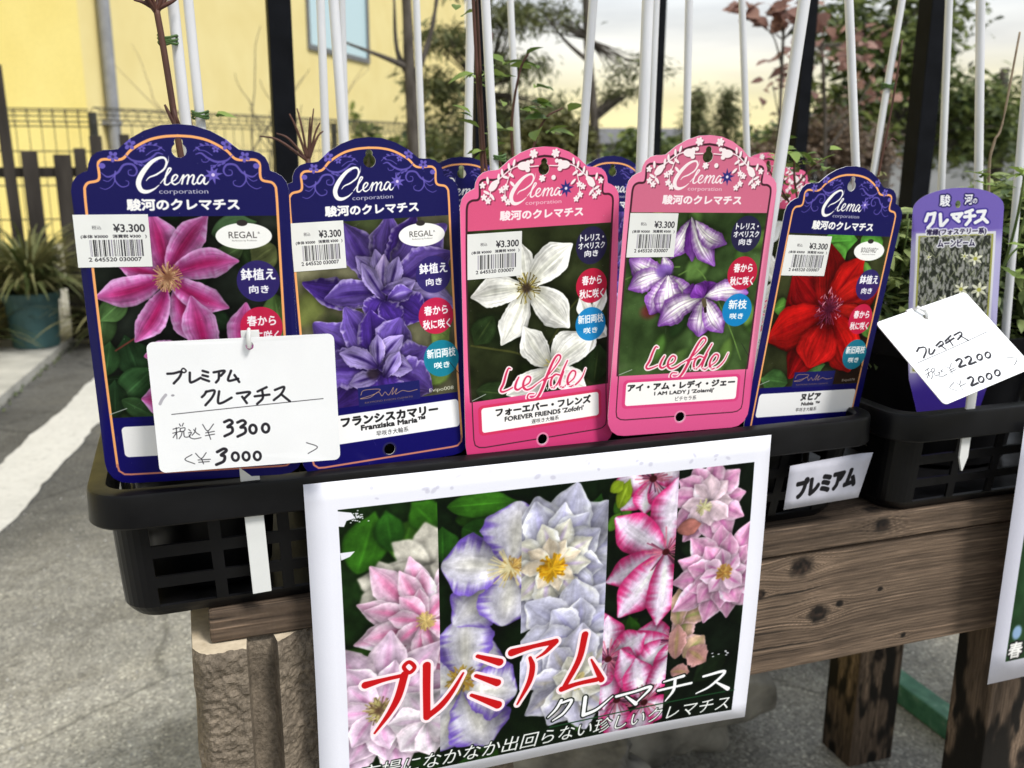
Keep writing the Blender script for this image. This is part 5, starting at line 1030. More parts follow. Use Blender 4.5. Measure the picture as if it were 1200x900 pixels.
# ------------------------------------------------------------------ white stakes
stk=MT('white_coated_stake',.38,.5); v=stk.coord('Object',(1,1,.15)); f=stk.noise(v,90,4); stk.base(stk.ramp(f,[(.3,(.60,.61,.64,1)),(.7,(.74,.75,.78,1))])); stk.bump(f,.08,.0003)
SB=-.178
def stake(x,z1,xb,y,label,r=.00325,kink=None,yb=None):
    """x at height z1 and xb at soil"""
    t=thing('support_stake',label,'stake',(xb,y,Z(SB)),None,'white stakes standing in the pots')
    top=.30; s=(x-xb)/(z1-SB); P=[(0,0,0)]
    if kink: P+=[(kink[0]-xb,0,kink[1]-SB)]; s=(x-kink[0])/(z1-kink[1]); P+=[(kink[0]-xb+s*(top-kink[1]),0,top-SB)]
    else: P+=[(s*(top-SB),0,top-SB)]
    mb=MB(); mb.tube(P,r,14); o=mb.build('shaft',stk.m,t); autosmooth(o); return t
for a in [(.006,.071,.014,.614,'white stake behind the leftmost label, tied to a brown stem'),(.016,.091,.024,.692,'white stake just right of the tied brown stem, behind the leftmost label'),
 (.112,.105,.111,.763,'thin white stake rising left of the pale blue window'),(.101,.088,.111,.633,'thick white stake before the gap between the two window panes'),(.159,.132,.156,.947,'thin white stake touching the right side of the thick one at the window'),
 (.211,.124,.218,.868,'thin white stake before the slim bare grey tree'),(.218,.106,.211,.725,'white stake left of the red stem, behind the violet label'),(.207,.096,.223,.654,'white stake right of the red stem, with a green tie'),
 (.308,.133,.327,.896,'thin white stake behind the apex of the white-flower label'),(.290,.101,.275,.662,'white stake leaning right between the two pink labels'),(.312,.097,.312,.620,'thick white stake left of the middle black post',.0040),
 (.390,.119,.390,.760,'thin white stake hidden close behind the thick one at the middle post'),(.414,.119,.424,.747,'white stake rising over the bell-flower label'),(.511,.133,.547,.822,'thin white stake just left of the hanging brown twig'),
 (.423,.100,.397,.600,'thick white stake leaning strongly right beside the bell-flower label',.0042),(.483,.107,.530,.630,'white stake behind the apex of the scarlet flower label'),
 (.650,.126,.678,.711,'white stake beside the right grey post'),(.574,.107,.615,.596,'white stake over the purple arched label, right of the grey post'),(.611,.071,.627,.581,'white stake at the right picture edge among the shoots')]:
    stake(a[0],a[1],a[2],a[3],a[4],a[5] if len(a)>5 else .00325)
stake(.596,.137,.571,.705,'bent white stake with green ties left of the right grey post',.0030,(.5865,.035))
# ------------------------------------------------------------------ leaves
def leaf_geo(L,W,fold=.25,curl=.3,n=4,lobes=False):
    V=[(0,0,0)];F=[]
    for i in range(1,n):
        u=i/n; w=W/2*(math.sin(math.pi*u**.75)**.8); 
        if lobes: w*=1.0 if i%2 else .55
        x=u*L; z=-curl*L*u*u; V+=[(x,w,z+fold*w),(x,0,z),(x,-w,z+fold*w)]
    V.append((L,0,-curl*L)); k=len(V)-1
    F=[(0,2,1),(0,3,2)]
    for i in range(n-2):
        a=1+3*i; F+=[(a,a+1,a+4,a+3),(a+1,a+2,a+5,a+4)]
    a=1+3*(n-2); F+=[(a,a+1,k),(a+1,a+2,k)]
    return V,F
class Leaves:
    def __init__(s): s.v=[];s.f=[];s.t=[]
    def put(s,p,d,geo,roll=0,scale=1,tint=.5):
        V,F=geo; d=Vector(d).normalized(); up=Vector((0,0,1)); a=d; b=up.cross(a); b=b.normalized() if b.length>.05 else Vector((0,1,0)); c=a.cross(b); M=Matrix((a,b,c)).transposed()@Matrix.Rotation(roll,3,'X'); k=len(s.v)
        for q in V: w=M@(Vector(q)*scale)+Vector(p); s.v.append(tuple(w))
        for f in F: s.f.append(tuple(k+i for i in f)); s.t.append(tint)
    def build(s,name,mat,parent=None,kind=None,smooth=True):
        o=mk(name,s.v,s.f,mat,parent,smooth); at=o.data.attributes.new('tint','FLOAT','FACE'); at.data.foreach_set('value',np.array(s.t,np.float32))
        if kind: o['kind']=kind
        return o
green=mat_leaf('young_green_leaf',(.07,.13,.025,1),(.26,.36,.08,1)); dkgreen=mat_leaf('evergreen_leaf',(.035,.06,.022,1),(.24,.29,.09,1),.5,.35); redleaf=mat_leaf('copper_leaf',(.14,.07,.06,1),(.55,.33,.27,1),.5,.45); conif=mat_leaf('conifer_needles',(.045,.06,.025,1),(.20,.22,.09,1),.6,.3)
evg=mat_leaf('evergreen_clematis_leaf',(.06,.10,.035,1),(.42,.50,.19,1),.42,.3); olive=mat_leaf('olive_leaf',(.05,.055,.02,1),(.20,.20,.07,1)); straw=mat_leaf('grass_blade',(.06,.085,.025,1),(.30,.28,.13,1),.5,.2)
bark=mat_plain('grey_bark',(.045,.038,.032,1),(.13,.115,.10,1),50,.9,.6,.2,.004,(1,1,.25)); stem_m=mat_plain('red_brown_stem',(.045,.018,.012,1),(.12,.05,.035,1),120,.6,.3,.4,.001,(1,1,.2)); drystem=mat_plain('dry_stem',(.16,.12,.08,1),(.34,.27,.19,1),120,.8,.3); tie_m=mat_plain('green_tie',(.035,.08,.02,1),(.09,.16,.045,1),150,.5,.3); greenstem=mat_plain('green_stem',(.07,.12,.03,1),(.15,.2,.06,1),90,.6,.1)
def ties(t,pts,r=.0052):
    for x,y,z in pts:
        mb=MB(); o=t.location
        for k in range(3):
            P=[(x-o.x+math.cos(a)*r,y-o.y+math.sin(a)*r*.9,Z(z)-o.z+k*.0016-.0016+math.sin(a*2+k)*.0009) for a in np.linspace(0,2*math.pi,15)]; mb.tube(P,.0008,5)
        mb.build('tie',tie_m,t)
def vine(label,base,stems,leafspec,mat=green,smat=stem_m,ties_=(),seed=1,group='clematis shoots growing in the pots',size=.018,heads=()):
    """stems: list of (points in camera-height z, r0, r1); leafspec: list of (x,y,z,n,spread,size)"""
    R=random.Random(seed); bx,by,bz=base; t=thing('clematis_plant',label,'clematis',(bx,by,Z(bz)),None,group)
    off=lambda p:(p[0]-bx,p[1]-by,p[2]-bz)
    for P,r0,r1 in stems:
        Q=smooth_pts([off(p) for p in P],5); mb=MB(); mb.tube(Q,list(np.linspace(r0,r1,len(Q))),6); mb.build('stem',smat,t,True)
    LV=Leaves(); any_=False
    for x,y,z,n,sp,sz in leafspec:
        for i in range(n):
            any_=True; p=off((x+R.gauss(0,sp),y+R.gauss(0,sp*.8),z+R.gauss(0,sp))); a=R.uniform(0,6.28); d=(math.cos(a),math.sin(a),R.uniform(-.3,.8))
            LV.put(p,d,leaf_geo(sz*1.35,sz*.68,.3,.25,4),R.uniform(-.6,.6),R.uniform(.6,1.25),R.random())
            if R.random()<.5: # trifoliate neighbours
                for da in (.9,-.9): LV.put(p,(math.cos(a+da),math.sin(a+da),d[2]),leaf_geo(sz*.75,sz*.36,.3,.25,4),R.uniform(-.6,.6),1,R.random())
    if any_: LV.build('leaves',mat,t)
    ties(t,ties_); return t,off
# brown stem on the first stake with its dry seed-head sprays
t,off=vine('bare brown clematis stem tied to the stake behind the leftmost label, budding',(.010,.606,SB),[([(.012,.606,SB),(.008,.603,-.06),(.003,.603,.0),(-.001,.605,.05),(-.0035,.606,.075)],.0022,.0019)]+[([(-.0035,.606,.072),(-.0035+dx*.5,.606+dy,.084),(-.0035+dx,.606+dy*1.6,.115)],.0014,.0006) for dx,dy in ((-.014,.0),(-.009,.004),(-.004,-.004),(.003,.004),(.009,-.003),(.014,.002),(-.011,-.005),(.006,.006))]+[([(-.0035,.606,.074),(-.010,.604,.077),(-.015,.604,.078)],.0016,.0005),([(-.0035,.606,.074),(.005,.604,.078),(.0105,.604,.082)],.0016,.0005),([(.0035,.603,.006),(-.0015,.602,.018),(-.003,.602,.022)],.0013,.0006),([(.0035,.603,.01),(.0015,.602,.02)],.0018,.0006)],[(-.005,.60,-.008,2,.002,.010)],ties_=((.0015,.6095,.058),),seed=3)
vine('thin dark clematis stem with a green tie right of the first stakes',(.030,.690,SB),[([(.030,.690,SB),(.022,.687,-.05),(.014,.687,.0),(.010,.688,.030)],.0013,.0008)],[(.028,.688,.019,1,.001,.011)],ties_=((.0185,.690,.019),),seed=4)
vine('dry twiggy clematis crown behind the violet label',(.085,.74,SB),[([(.085,.74,SB),(.092,.735,-.06),(.094,.735,-.01)],.0025,.002)]+[([(.094,.735,-.012),(.094+dx*.6,.735,.0+dz*.5),(.094+dx,.735+dy,dz)],.0012,.0005) for dx,dy,dz in ((-.012,0,.022),(-.006,.003,.026),(.003,0,.020),(.010,0,.016),(-.022,0,.008),(-.034,0,.006),(.006,.002,.026),(.012,0,.010))],[],smat=stem_m,seed=5)
vine('red clematis stems with fresh shoots between two stakes behind the violet label',(.228,.69,SB),[([(.228,.690,SB),(.216,.682,-.06),(.212,.680,.0),(.209,.680,.05),(.203,.680,.16)],.0017,.0012),([(.226,.690,SB),(.220,.682,-.05),(.214,.680,.0),(.211,.680,.06),(.206,.680,.16)],.0012,.0009)],[(.216,.680,.048,7,.0035,.013),(.207,.68,.020,3,.004,.013),(.214,.678,-.002,3,.003,.012),(.196,.69,.095,3,.006,.012)],ties_=((.2165,.654,-.008),),seed=6)
vine('leafy green clematis shoots behind the white-flower label',(.27,.74,SB),[([(.27,.74,SB),(.262,.74,-.05),(.256,.74,.01),(.262,.74,.055),(.272,.74,.075)],.0015,.0008),([(.262,.74,-.04),(.275,.74,.0),(.285,.74,.022),(.30,.74,.03)],.0012,.0007),([(.27,.74,-.05),(.245,.74,-.01),(.236,.74,.04),(.240,.74,.085)],.0012,.0006)],[(.290,.74,.025,6,.010,.016),(.268,.74,.060,5,.007,.014),(.25,.74,-.005,7,.012,.016),(.24,.74,.05,5,.008,.014),(.262,.735,.0,6,.014,.015)],seed=7)
vine('green leaf shoots between the two pink labels',(.375,.79,SB),[([(.375,.79,SB),(.372,.79,-.08),(.375,.79,-.03)],.0013,.0008)],[(.378,.79,-.025,6,.006,.020)],seed=8)
vine('feathery green clematis sprig left of the scarlet flower label apex',(.50,.66,SB),[([(.50,.66,SB),(.485,.66,-.08),(.470,.66,-.03),(.467,.66,-.008)],.0014,.0007),([(.48,.66,-.06),(.455,.66,-.03),(.445,.66,-.018)],.001,.0006),([(.47,.66,-.03),(.488,.66,-.012),(.498,.66,-.008)],.001,.0006)],[(.468,.66,-.013,13,.009,.013),(.448,.66,-.022,9,.008,.011),(.49,.66,-.012,9,.007,.011),(.462,.66,-.035,9,.010,.012)],seed=9,size=.01)
vine('thin brown clematis stem twining up the bent stake',(.585,.70,SB),[([(.585,.70,SB),(.578,.70,-.09),(.583,.70,-.03),(.590,.699,.035),(.594,.699,.09)],.0014,.0009),([(.583,.70,-.03),(.576,.70,-.055),(.578,.70,-.09)],.001,.0006),([(.588,.70,.0),(.594,.70,.008),(.600,.70,.006)],.0012,.0006)],[(.586,.70,-.028,3,.003,.010)],mat=olive,ties_=((.5885,.705,.052),(.583,.705,-.03)),seed=10)
# evergreen clematis in the second tray
R=random.Random(12)
def bushy(label,cx,cy,cz,rx,ry,rz,n,size,mat,seed,shoots=()):
    R=random.Random(seed); t=thing('evergreen_clematis',label,'clematis',(cx,cy,Z(SB)),None,'evergreen clematis in the second tray'); mb=MB()
    LV=Leaves()
    for i in range(26):
        a=R.uniform(0,6.28); e=(math.cos(a)*rx*R.uniform(.2,.95),math.sin(a)*ry*R.uniform(.2,.9),cz-SB+rz*R.uniform(-.6,.95)); Q=smooth_pts([(R.uniform(-.01,.01),R.uniform(-.01,.01),0),(e[0]*.6,e[1]*.6,e[2]*.5),e],4); mb.tube(Q,list(np.linspace(.0013,.0006,len(Q))),5)
    mb.build('stems',greenstem,t,True)
    for i in range(n):
        while True:
            x,y,z=R.uniform(-1,1),R.uniform(-1,1),R.uniform(-1,1)
            if .15<x*x+y*y+z*z<1: break
        p=(x*rx,y*ry,cz-SB+z*rz); a=R.uniform(0,6.28)
        for da,sc in ((0,1),(1.0,.8),(-1.0,.8)): LV.put(p,(math.cos(a+da),math.sin(a+da),R.uniform(-.6,.5)),leaf_geo(size,size*.42,.25,.3,4),R.uniform(-.5,.5),sc*R.uniform(.7,1.2),R.random()**1.3)
    LV.build('leaves',mat,t)
    for P,ls in shoots:
        Q=smooth_pts([(a-cx,b-cy,c-SB) for a,b,c in P],5); m2=MB(); m2.tube(Q,list(np.linspace(.0014,.0008,len(Q))),6); m2.build('shoot',greenstem,t,True); L2=Leaves()
        for (x,y,z,n_,sz) in ls:
            for i in range(n_): a=R.uniform(0,6.28); L2.put((x-cx,y-cy,z-SB),(math.cos(a),math.sin(a)*.6,R.uniform(-.1,.7)),leaf_geo(sz,sz*.5,.3,.2,5,True),R.uniform(-.5,.5),R.uniform(.7,1.2),R.uniform(.5,1))
        L2.build('shoot_leaves',green,t)
bushy('dark small-leaved evergreen clematis between the scarlet and purple labels',.556,.640,-.110,.060,.045,.064,620,.020,evg,21)
bushy('evergreen clematis with pale lobed shoots at the right picture edge',.680,.645,-.095,.080,.055,.080,800,.022,evg,22,[([(.63,.61,-.15),(.612,.575,-.07),(.60,.56,-.025),(.598,.56,-.018)],[(.598,.56,-.018,5,.014),(.605,.56,-.035,3,.010)]),([(.64,.60,-.12),(.628,.58,-.05),(.645,.575,-.010)],[(.628,.58,-.03,3,.014),(.645,.575,-.008,6,.016)]),([(.60,.58,-.15),(.596,.565,-.09),(.606,.56,-.07)],[(.604,.55,-.073,4,.016),(.60,.555,-.095,4,.014)]),([(.62,.6,-.15),(.580,.575,-.03),(.568,.57,-.020)],[(.566,.57,-.018,5,.012),(.574,.57,-.026,3,.010)])])
t,off=vine('dry pale clematis cane left of the right edge stake',(.655,.62,SB),[([(.655,.62,SB),(.628,.62,-.03),(.628,.62,.005),(.634,.62,.02),(.640,.62,.09)],.0013,.0009)],[],smat=drystem,seed=13)
# ------------------------------------------------------------------ steel posts behind the bench
steel=mat_plain('dark_steel',(.003,.0035,.005,1),(.007,.008,.011,1),30,.55,.05,.08)
stl2=mat_plain('grey_steel_face',(.045,.046,.050,1),(.06,.06,.065,1),30,.5,.05,.5)
def post(x0,x1,y,d,label,face2=0,lean=0):
    t=thing('steel_post',label,'post',((x0+x1)/2,y,0),(0,lean,0),'black square steel posts behind the trays'); w=(x1-x0)/2
    mb=MB(); mb.box((-w,0,.006),(w,d,2.4),.0015); mb.build('tube',steel,t); mb=MB(); mb.box((-w-.02,-.02,0),(w+.02,d+.02,.006),.001); mb.build('foot_plate',steel,t); return t
post(.115,.142,1.2,.028,'thick black square post right behind the gap between the two navy labels')
post(1.024,1.054,2.0,.03,'black square post between the two pink labels, left of centre-right stakes')
post(.610,.638,2.0,.03,'black square post hidden behind the red clematis stems')
post(1.345,1.378,1.9,.03,'black square post beside the stake that leans strongly right')
post(1.068,1.100,1.2,.03,'thick black square post left of the purple arched label',0,.0)
# ------------------------------------------------------------------ stones and the painted bar under the bench
rock=mat_plain('rough_grey_stone',(.07,.066,.058,1),(.36,.34,.29,1),16,.95,.8,.15,.006)
def stone(x,y,z,rx,ry,rz,seed,label):
    bm=bmesh.new(); bmesh.ops.create_icosphere(bm,subdivisions=5,radius=1)
    co=np.array([v.co[:] for v in bm.verts]); 
    n=(fbm(co[:,0]*1.0+3,co[:,1]+co[:,2]*1.7,1.1,seed,5)-.5)*.9+(fbm(co[:,2]+5,co[:,0]-co[:,1],2.3,seed+3,4)-.5)*.35
    for v,k in zip(bm.verts,n):
        c=v.co*(1+k); c=Vector((max(-.8,min(.85,c.x)),max(-.8,min(.8,c.y)),max(-.75,min(.72,c.z)))); v.co=Vector((c.x*rx,c.y*ry,(c.z+.7)*rz))
    me=bpy.data.meshes.new('stone'); bm.to_mesh(me); bm.free(); me.materials.append(rock); me.polygons.foreach_set('use_smooth',[True]*len(me.polygons)); o=bpy.data.objects.new('stone',me); COL.objects.link(o); o.location=(x,y,z); tag(o,label,'stone','rough stones lying under the bench')
stone(.60,1.10,-.01,.17,.13,.10,1,'rough grey stone under the poster, left one below the bench')
stone(.90,1.32,-.01,.20,.14,.13,2,'large dark rough stone behind the middle bench leg')
stone(1.34,1.42,-.01,.13,.17,.17,3,'grey weathered stone beyond the green bar, right of the middle leg')
stone(.40,.98,-.01,.14,.12,.07,4,'low grey stone under the lower edge of the poster')
gp=MT('green_paint',.5,.4); v=gp.coord(); f=gp.noise(v,40,5,.7); gp.base(gp.ramp(f,[(.35,(.03,.13,.075,1)),(.55,(.06,.20,.12,1)),(.75,(.22,.36,.28,1))])); gp.bump(f,.3,.002)
mb=MB(); mb.box((0,0,0),(.034,1.25,.034),.003); o=mb.build('green_bar',gp.m); o.location=(.995,.45,.001); o.rotation_euler=(0,0,R_(0)); tag(o,'green painted timber bar lying on the ground behind the right bench leg','bar')
# ------------------------------------------------------------------ picket fence
pk=mat_plain('dark_stained_picket',(.020,.017,.015,1),(.060,.052,.046,1),20,.85,.4,.2,.003,(1,1,.15))
pf_=thing('picket_fence','low dark brown fence of uneven pickets behind the potted grass','fence',(-.40,4.4,0))
R=random.Random(4)
for x0,x1,zt in ((-1.02,-.95,-.05),(-.90,-.84,-.02),(-.78,-.70,-.04),(-.589,-.529,-.028),(-.470,-.404,-.041),(-.392,-.346,-.018),(-.328,-.280,.028),(-.213,-.172,.036),(-.10,-.03,.0),(.03,.09,-.03),(.15,.20,.0)):
    mb=MB(); mb.box((x0+.40,-.010,.02),(x1+.40,.010,Z(zt)),.002); o=mb.build('picket',pk,pf_); o.location=(0,0,R.uniform(-.004,.004))
for za,zb in ((-.137,-.096),(-.60,-.555)):
    mb=MB(); mb.box((-.70,.0105,Z(za)),(.62,.035,Z(zb)),.002); mb.build('rail',pk,pf_)
t=thing('fence_post','black weathered post taller than the pickets at the left edge','post',(-.622,4.36,0)); mb=MB(); mb.box((-.020,-.02,0),(.020,.02,Z(.30)),.003,Matrix.Rotation(R_(-.8),4,'Y')); mb.build('post_body',pk,t)
# loose grit and a few pebbles on the asphalt by the bench
R=random.Random(77); mb=MB()
for i in range(1500):
    a=R.uniform(0,6.28); x=R.uniform(-.75,1.6); y=R.uniform(.35,2.4); r=R.choice((.0012,.0016,.002,.0026,.0035)); b=R.uniform(.6,1.2)
    mb.add([(x+r*math.cos(a),y+r*math.sin(a),0.0004),(x+r*math.cos(a+2.1)*b,y+r*math.sin(a+2.1),0.0004),(x+r*math.cos(a+4.2),y+r*math.sin(a+4.2)*b,0.0004),(x,y,r*.9)],[(0,1,3),(1,2,3),(2,0,3)])
g_=mb.build('loose_grit',mat_plain('pale_grit',(.22,.21,.19,1),(.55,.54,.50,1),300,.9,0)); tag(g_,'loose pale grit scattered over the asphalt around the bench','grit'); g_['kind']='stuff'
LV=Leaves()
for i in range(900):
    y=R.uniform(1.2,9); x=-.998+.1202*y+R.gauss(.006,.010); LV.put((x,y,.004),(R.uniform(-1,1),R.uniform(-1,1),R.uniform(.3,1.2)),leaf_geo(.016,.007,.2,.2,3),0,R.uniform(.5,1.4),R.random())
o=LV.build('kerb_moss',mat_leaf('moss_green',(.04,.06,.02,1),(.14,.17,.07,1))); tag(o,'moss and tiny weeds along the pavement edge','moss'); o['kind']='stuff'
# ------------------------------------------------------------------ wire mesh fence
wire=mat_plain('dark_fence_wire',(.035,.035,.03,1),(.07,.07,.06,1),20,.5,0)
def mesh_fence(a,b,top,label,pitch=.055):
    a=Vector((a[0],a[1],0)); b=Vector((b[0],b[1],0)); L=(b-a).length; t=thing('mesh_fence',label,'fence',a,(0,0,math.atan2(b.y-a.y,b.x-a.x)),'dark wire mesh fence panels before the yellow house')
    mb=MB(); n=int(L/pitch)
    for i in range(n+1):
        x=i*pitch; mb.tube([(x,0,.05),(x,0,top-.075),(x,-.035,top-.05),(x,-.035,top-.01),(x,0,top),(x,.03,top-.03),(x,0,top-.075)],.0021,4,False)
    for z,y,r in ((.05,0,.003),(.2,0,.003),(.35,0,.003),(.5,0,.003),(.65,0,.003),(.80,0,.003),(top-.075,0,.003),(top-.055,-.035,.003),(top-.012,-.035,.003),(top,0,.003),(top-.03,.03,.003)): mb.tube([(0,y,z),(L,y,z)],r,4)
    stuff(mb.build('wire_panel',wire,t))
    for i in range(int(L/2)+1):
        m2=MB(); m2.tube([(min(L,i*2.0)+.02,.03,0),(min(L,i*2.0)+.02,.03,top-.02)],.02,10); m2.build('post',wire,t)
mesh_fence((-1.9,4.85),(-.35,4.8),Z(.148),'wire mesh fence panel at the far left, before the bright yellow wall',.052)
mesh_fence((-.33,4.82),(3.1,8.7),Z(.158),'wire mesh fence run receding right along the yellow house',.075)
# ------------------------------------------------------------------ yellow house
yl=MT('yellow_render',.9,.15); v=yl.coord(); f=yl.noise(v,1.4,4); f2=yl.noise(v,60,4); yl.base(yl.mix(yl.ramp(f,[(.3,(.86,.70,.23,1)),(.7,(.92,.77,.28,1))]),yl.ramp(f2,[(.3,(.93,.93,.93,1)),(.7,(1.03,1.03,1.03,1))]),1,'MULTIPLY')); yl.bump(f2,.2,.003)
yl2=mat_plain('pale_cream_render',(.78,.65,.29,1),(.84,.72,.35,1),2,.9,0,.15)
win=MT('window_glass',.3,.4,(.50,.68,.74,1)); frm=mat_plain('grey_window_frame',(.12,.125,.13,1),(.17,.175,.18,1),20,.5,0)  # pane base colour stands in for the pale sky reflected in it
H=thing('yellow_house','pale yellow rendered house with a two-pane window and grey downpipe','house',(-.78,9.1,0),(0,0,R_(90-30.4)))
# local x runs along the wall (into the distance), local -y faces us
mb=MB(); WX0,WX1,WZ0,WZ1=5.05,7.45,2.07,3.5
mb.box((.35,0,0),(WX0,.25,7)); mb.box((WX1,0,0),(13.75,.25,7)); mb.box((WX0,0,0),(WX1,.25,WZ0)); mb.box((WX0,0,WZ1),(WX1,.25,7)); mb.box((.35,.25,0),(13.75,6,6.9)); mb.build('wall',yl2,H)
mb=MB(); mb.box((-9,-.12,0),(.02,5.8,7)); mb.build('front_wing',yl.m,H)
mb=MB(); mb.box((.02,-.02,0),(.35,.24,7)); mb.build('corner_pilaster',yl2,H)
mb=MB(); mb.tube([(.46,-.07,0),(.46,-.07,6.8)],.055,12); [mb.box((.38,-.10,z),(.54,0,z+.04)) for z in (1.0,2.6,4.2)]; o=mb.build('downpipe',mat_plain('grey_pipe',(.22,.23,.25,1),(.32,.33,.36,1),10,.4,0),H); autosmooth(o)
for a,b in ((WX0,6.2),(6.28,WX1)):
    m=MB(); fw=.07
    m.box((a,-.03,WZ0),(b,.06,WZ0+fw)); m.box((a,-.03,WZ1-fw),(b,.06,WZ1)); m.box((a,-.03,WZ0+fw),(a+fw,.06,WZ1-fw)); m.box((b-fw,-.03,WZ0+fw),(b,.06,WZ1-fw)); o=m.build('window_frame',frm,H)
    m=MB(); m.box((a+fw,.0,WZ0+fw),(b-fw,.012,WZ1-fw)); m.build('window_pane',win.m,o)
m=MB(); m.box((6.2,-.01,WZ0),(6.28,.06,WZ1)); m.build('mullion',frm,H)
# ------------------------------------------------------------------ potted ornamental grass
tp=mat_plain('teal_plastic',(.022,.06,.062,1),(.038,.095,.098,1),14,.55,.2)
t=thing('planter_pot','teal green plastic pot at the pavement edge','pot',(-.585,4.20,.036))
mb=MB(); mb.lathe([(0,0),(.082,0),(.087,.004),(.100,.190),(.108,.192),(.110,.222),(.101,.222),(.095,.19)],32); o=mb.build('pot_wall',tp,t); autosmooth(o); mb=MB(); mb.lathe([(.096,.195),(.05,.205),(0,.207)],20); mb.build('soil',soil,t)
def grass(label,x,y,z,n,L,seed,mat=straw,up=.9):
    R=random.Random(seed); t=thing('ornamental_grass',label,'grass plant',(x,y,z)); LV=Leaves()
    for i in range(n):
        a=R.uniform(0,6.28); l=L*R.uniform(.5,1.1); s=R.uniform(.35,1.1)*up; w=R.uniform(.004,.009); P=[]; p=Vector((math.cos(a)*R.uniform(0,.05),math.sin(a)*R.uniform(0,.05),0)); d=Vector((math.cos(a)*(1.1-s),math.sin(a)*(1.1-s),s+.4)).normalized(); k=len(LV.v); sd=d.cross(Vector((0,0,1))).normalized(); m=9; tint=R.random()
        for j in range(m):
            ww=w*(1-(j/(m-1))**2.2)+.0004; LV.v+= [tuple(p+sd*ww),tuple(p-sd*ww)]; p=p+d*(l/m); d=(d+Vector((math.cos(a)*.08,math.sin(a)*.08,-.17-.05*R.random()))).normalized()
            if j: q=k+2*(j-1); LV.f.append((q,q+1,q+3,q+2)); LV.t.append(tint)
    o=LV.build('blades',mat,t); o['kind']='stuff'; return t
grass('arching green and straw-coloured ornamental grass growing in the teal pot',-.585,4.20,.242,520,.44,31)
grass('clump of dry ornamental grass right of the teal pot by the fence',-.30,4.33,.03,240,.50,32)
grass('clump of dry ornamental grass at the left edge by the black post',-.80,4.2,.04,160,.42,33)
# ------------------------------------------------------------------ dry weeds and bare tree
def weed(label,x,y,base,h,seed,mat=drystem,r=.008,n=5,cat='dry plant'):
    R=random.Random(seed); t=thing('dry_weed',label,cat,(x,y,base),None,'dry weeds before the yellow house'); mb=MB()
    def br(p,d,l,r_,k):
        Q=[p]; 
        for i in range(5): d=(d+Vector((R.uniform(-.22,.22),R.uniform(-.2,.2),R.uniform(-.02,.14)))).normalized(); Q.append(Q[-1]+d*l/5)
        mb.tube(Q,list(np.linspace(r_,r_*.5,6)),5)
        if k:
            for i in range(R.choice((2,3))): q=Q[R.randint(2,5)]; br(q,(d+Vector((R.uniform(-.9,.9),R.uniform(-.4,.4),R.uniform(.0,.4)))).normalized(),l*R.uniform(.4,.65),r_*.6,k-1)
    for i in range(n): a=R.uniform(-.5,.5); br(Vector((R.uniform(-.05,.05),0,0)),Vector((a,R.uniform(-.2,.2),1)).normalized(),h*R.uniform(.6,1),r,2)
    mb.build('stems',mat,t); return t
weed('pale dry weed stalks leaning left above the mesh fence',.20,5.6,0,.95,41,n=3,r=.007)
weed('dry weed stalks just right of the first white stakes',.62,5.8,0,.85,42,n=5,r=.009,mat=bark)
weed('thin dry weed at the left edge beside the black post',-.60,4.6,0,.85,43,n=2,r=.004)
weed('dry weed stalks low behind the violet label',1.15,6.2,0,.8,44,n=4,r=.006)
def tree(label,x,y,trunk,limbs,clumps,leafmat,lsize,nleaf,seed,tr=.04,cat='tree',name='tree',asp=.45,group=None,tm=None,spread=.12,droop=.0):
    R=random.Random(seed); t=thing(name,label,cat,(x,y,0),None,group); mb=MB(); Q=smooth_pts(trunk,5); mb.tube(Q,list(np.linspace(tr,tr*.45,len(Q))),9); mb.build('trunk',tm or bark,t,True)
    mb=MB(); 
    for P in limbs: Q=smooth_pts(P,5); mb.tube(Q,list(np.linspace(tr*.45,tr*.12,len(Q))),6)
    LV=Leaves(); geo=leaf_geo(lsize,lsize*asp,.2,.25,3); T=[Vector(p) for p in trunk]; tot=sum(c[3]*c[4]*c[5]*c[6] for c in clumps) if clumps and len(clumps[0])>6 else 1
    for c in clumps:
        cx,cy,cz,rx,ry,rz,wt=c; n=int(nleaf*wt); sub=[]
        for i in range(max(4,int(14*wt**.5*2))):
            v=Vector((R.gauss(0,1),R.gauss(0,1),R.gauss(0,1))).normalized()*R.uniform(.35,1); sub.append(Vector((cx+v.x*rx,cy+v.y*ry,cz+v.z*rz)))
        near=min(T,key=lambda p:(p-Vector((cx,cy,cz))).length)
        for s in sub:
            if R.random()<.8: m=(near+s)/2+Vector((R.uniform(-.1,.1)*rx,R.uniform(-.1,.1)*ry,R.uniform(.0,.15)*rz)); mb.tube(smooth_pts([near,m,s],4),list(np.linspace(tr*.22,tr*.05,9)),4,False)
        for i in range(n):
            s=sub[R.randrange(len(sub))]; q=spread*max(rx,rz); p=s+Vector((R.gauss(0,q),R.gauss(0,q),R.gauss(0,q*.8))); a=R.uniform(0,6.28); LV.put(p,(math.cos(a),math.sin(a),R.uniform(-.7,.7)-droop),geo,R.uniform(-1,1),R.uniform(.6,1.3),R.random())
    if mb.v: mb.build('branches',tm or bark,t,True)
    if LV.v: LV.build('crown',leafmat,t,'stuff')
    return t
# slim bare tree
tree('slim bare grey tree with a forked top before the yellow house',.765,3.2,[(0,0,0),(0,0,.5),(-.005,0,.85),(-.015,0,1.1),(-.02,0,1.3),(-.05,0,1.9)],[[(-.012,0,1.02),(.05,0,1.16),(.085,0,1.32),(.12,0,1.6)],[(-.012,0,1.08),(-.09,0,1.11),(-.22,.05,1.16)],[(-.01,0,1.05),(-.05,.02,1.14),(-.06,0,1.3)]],[],None,.02,0,51,.028)
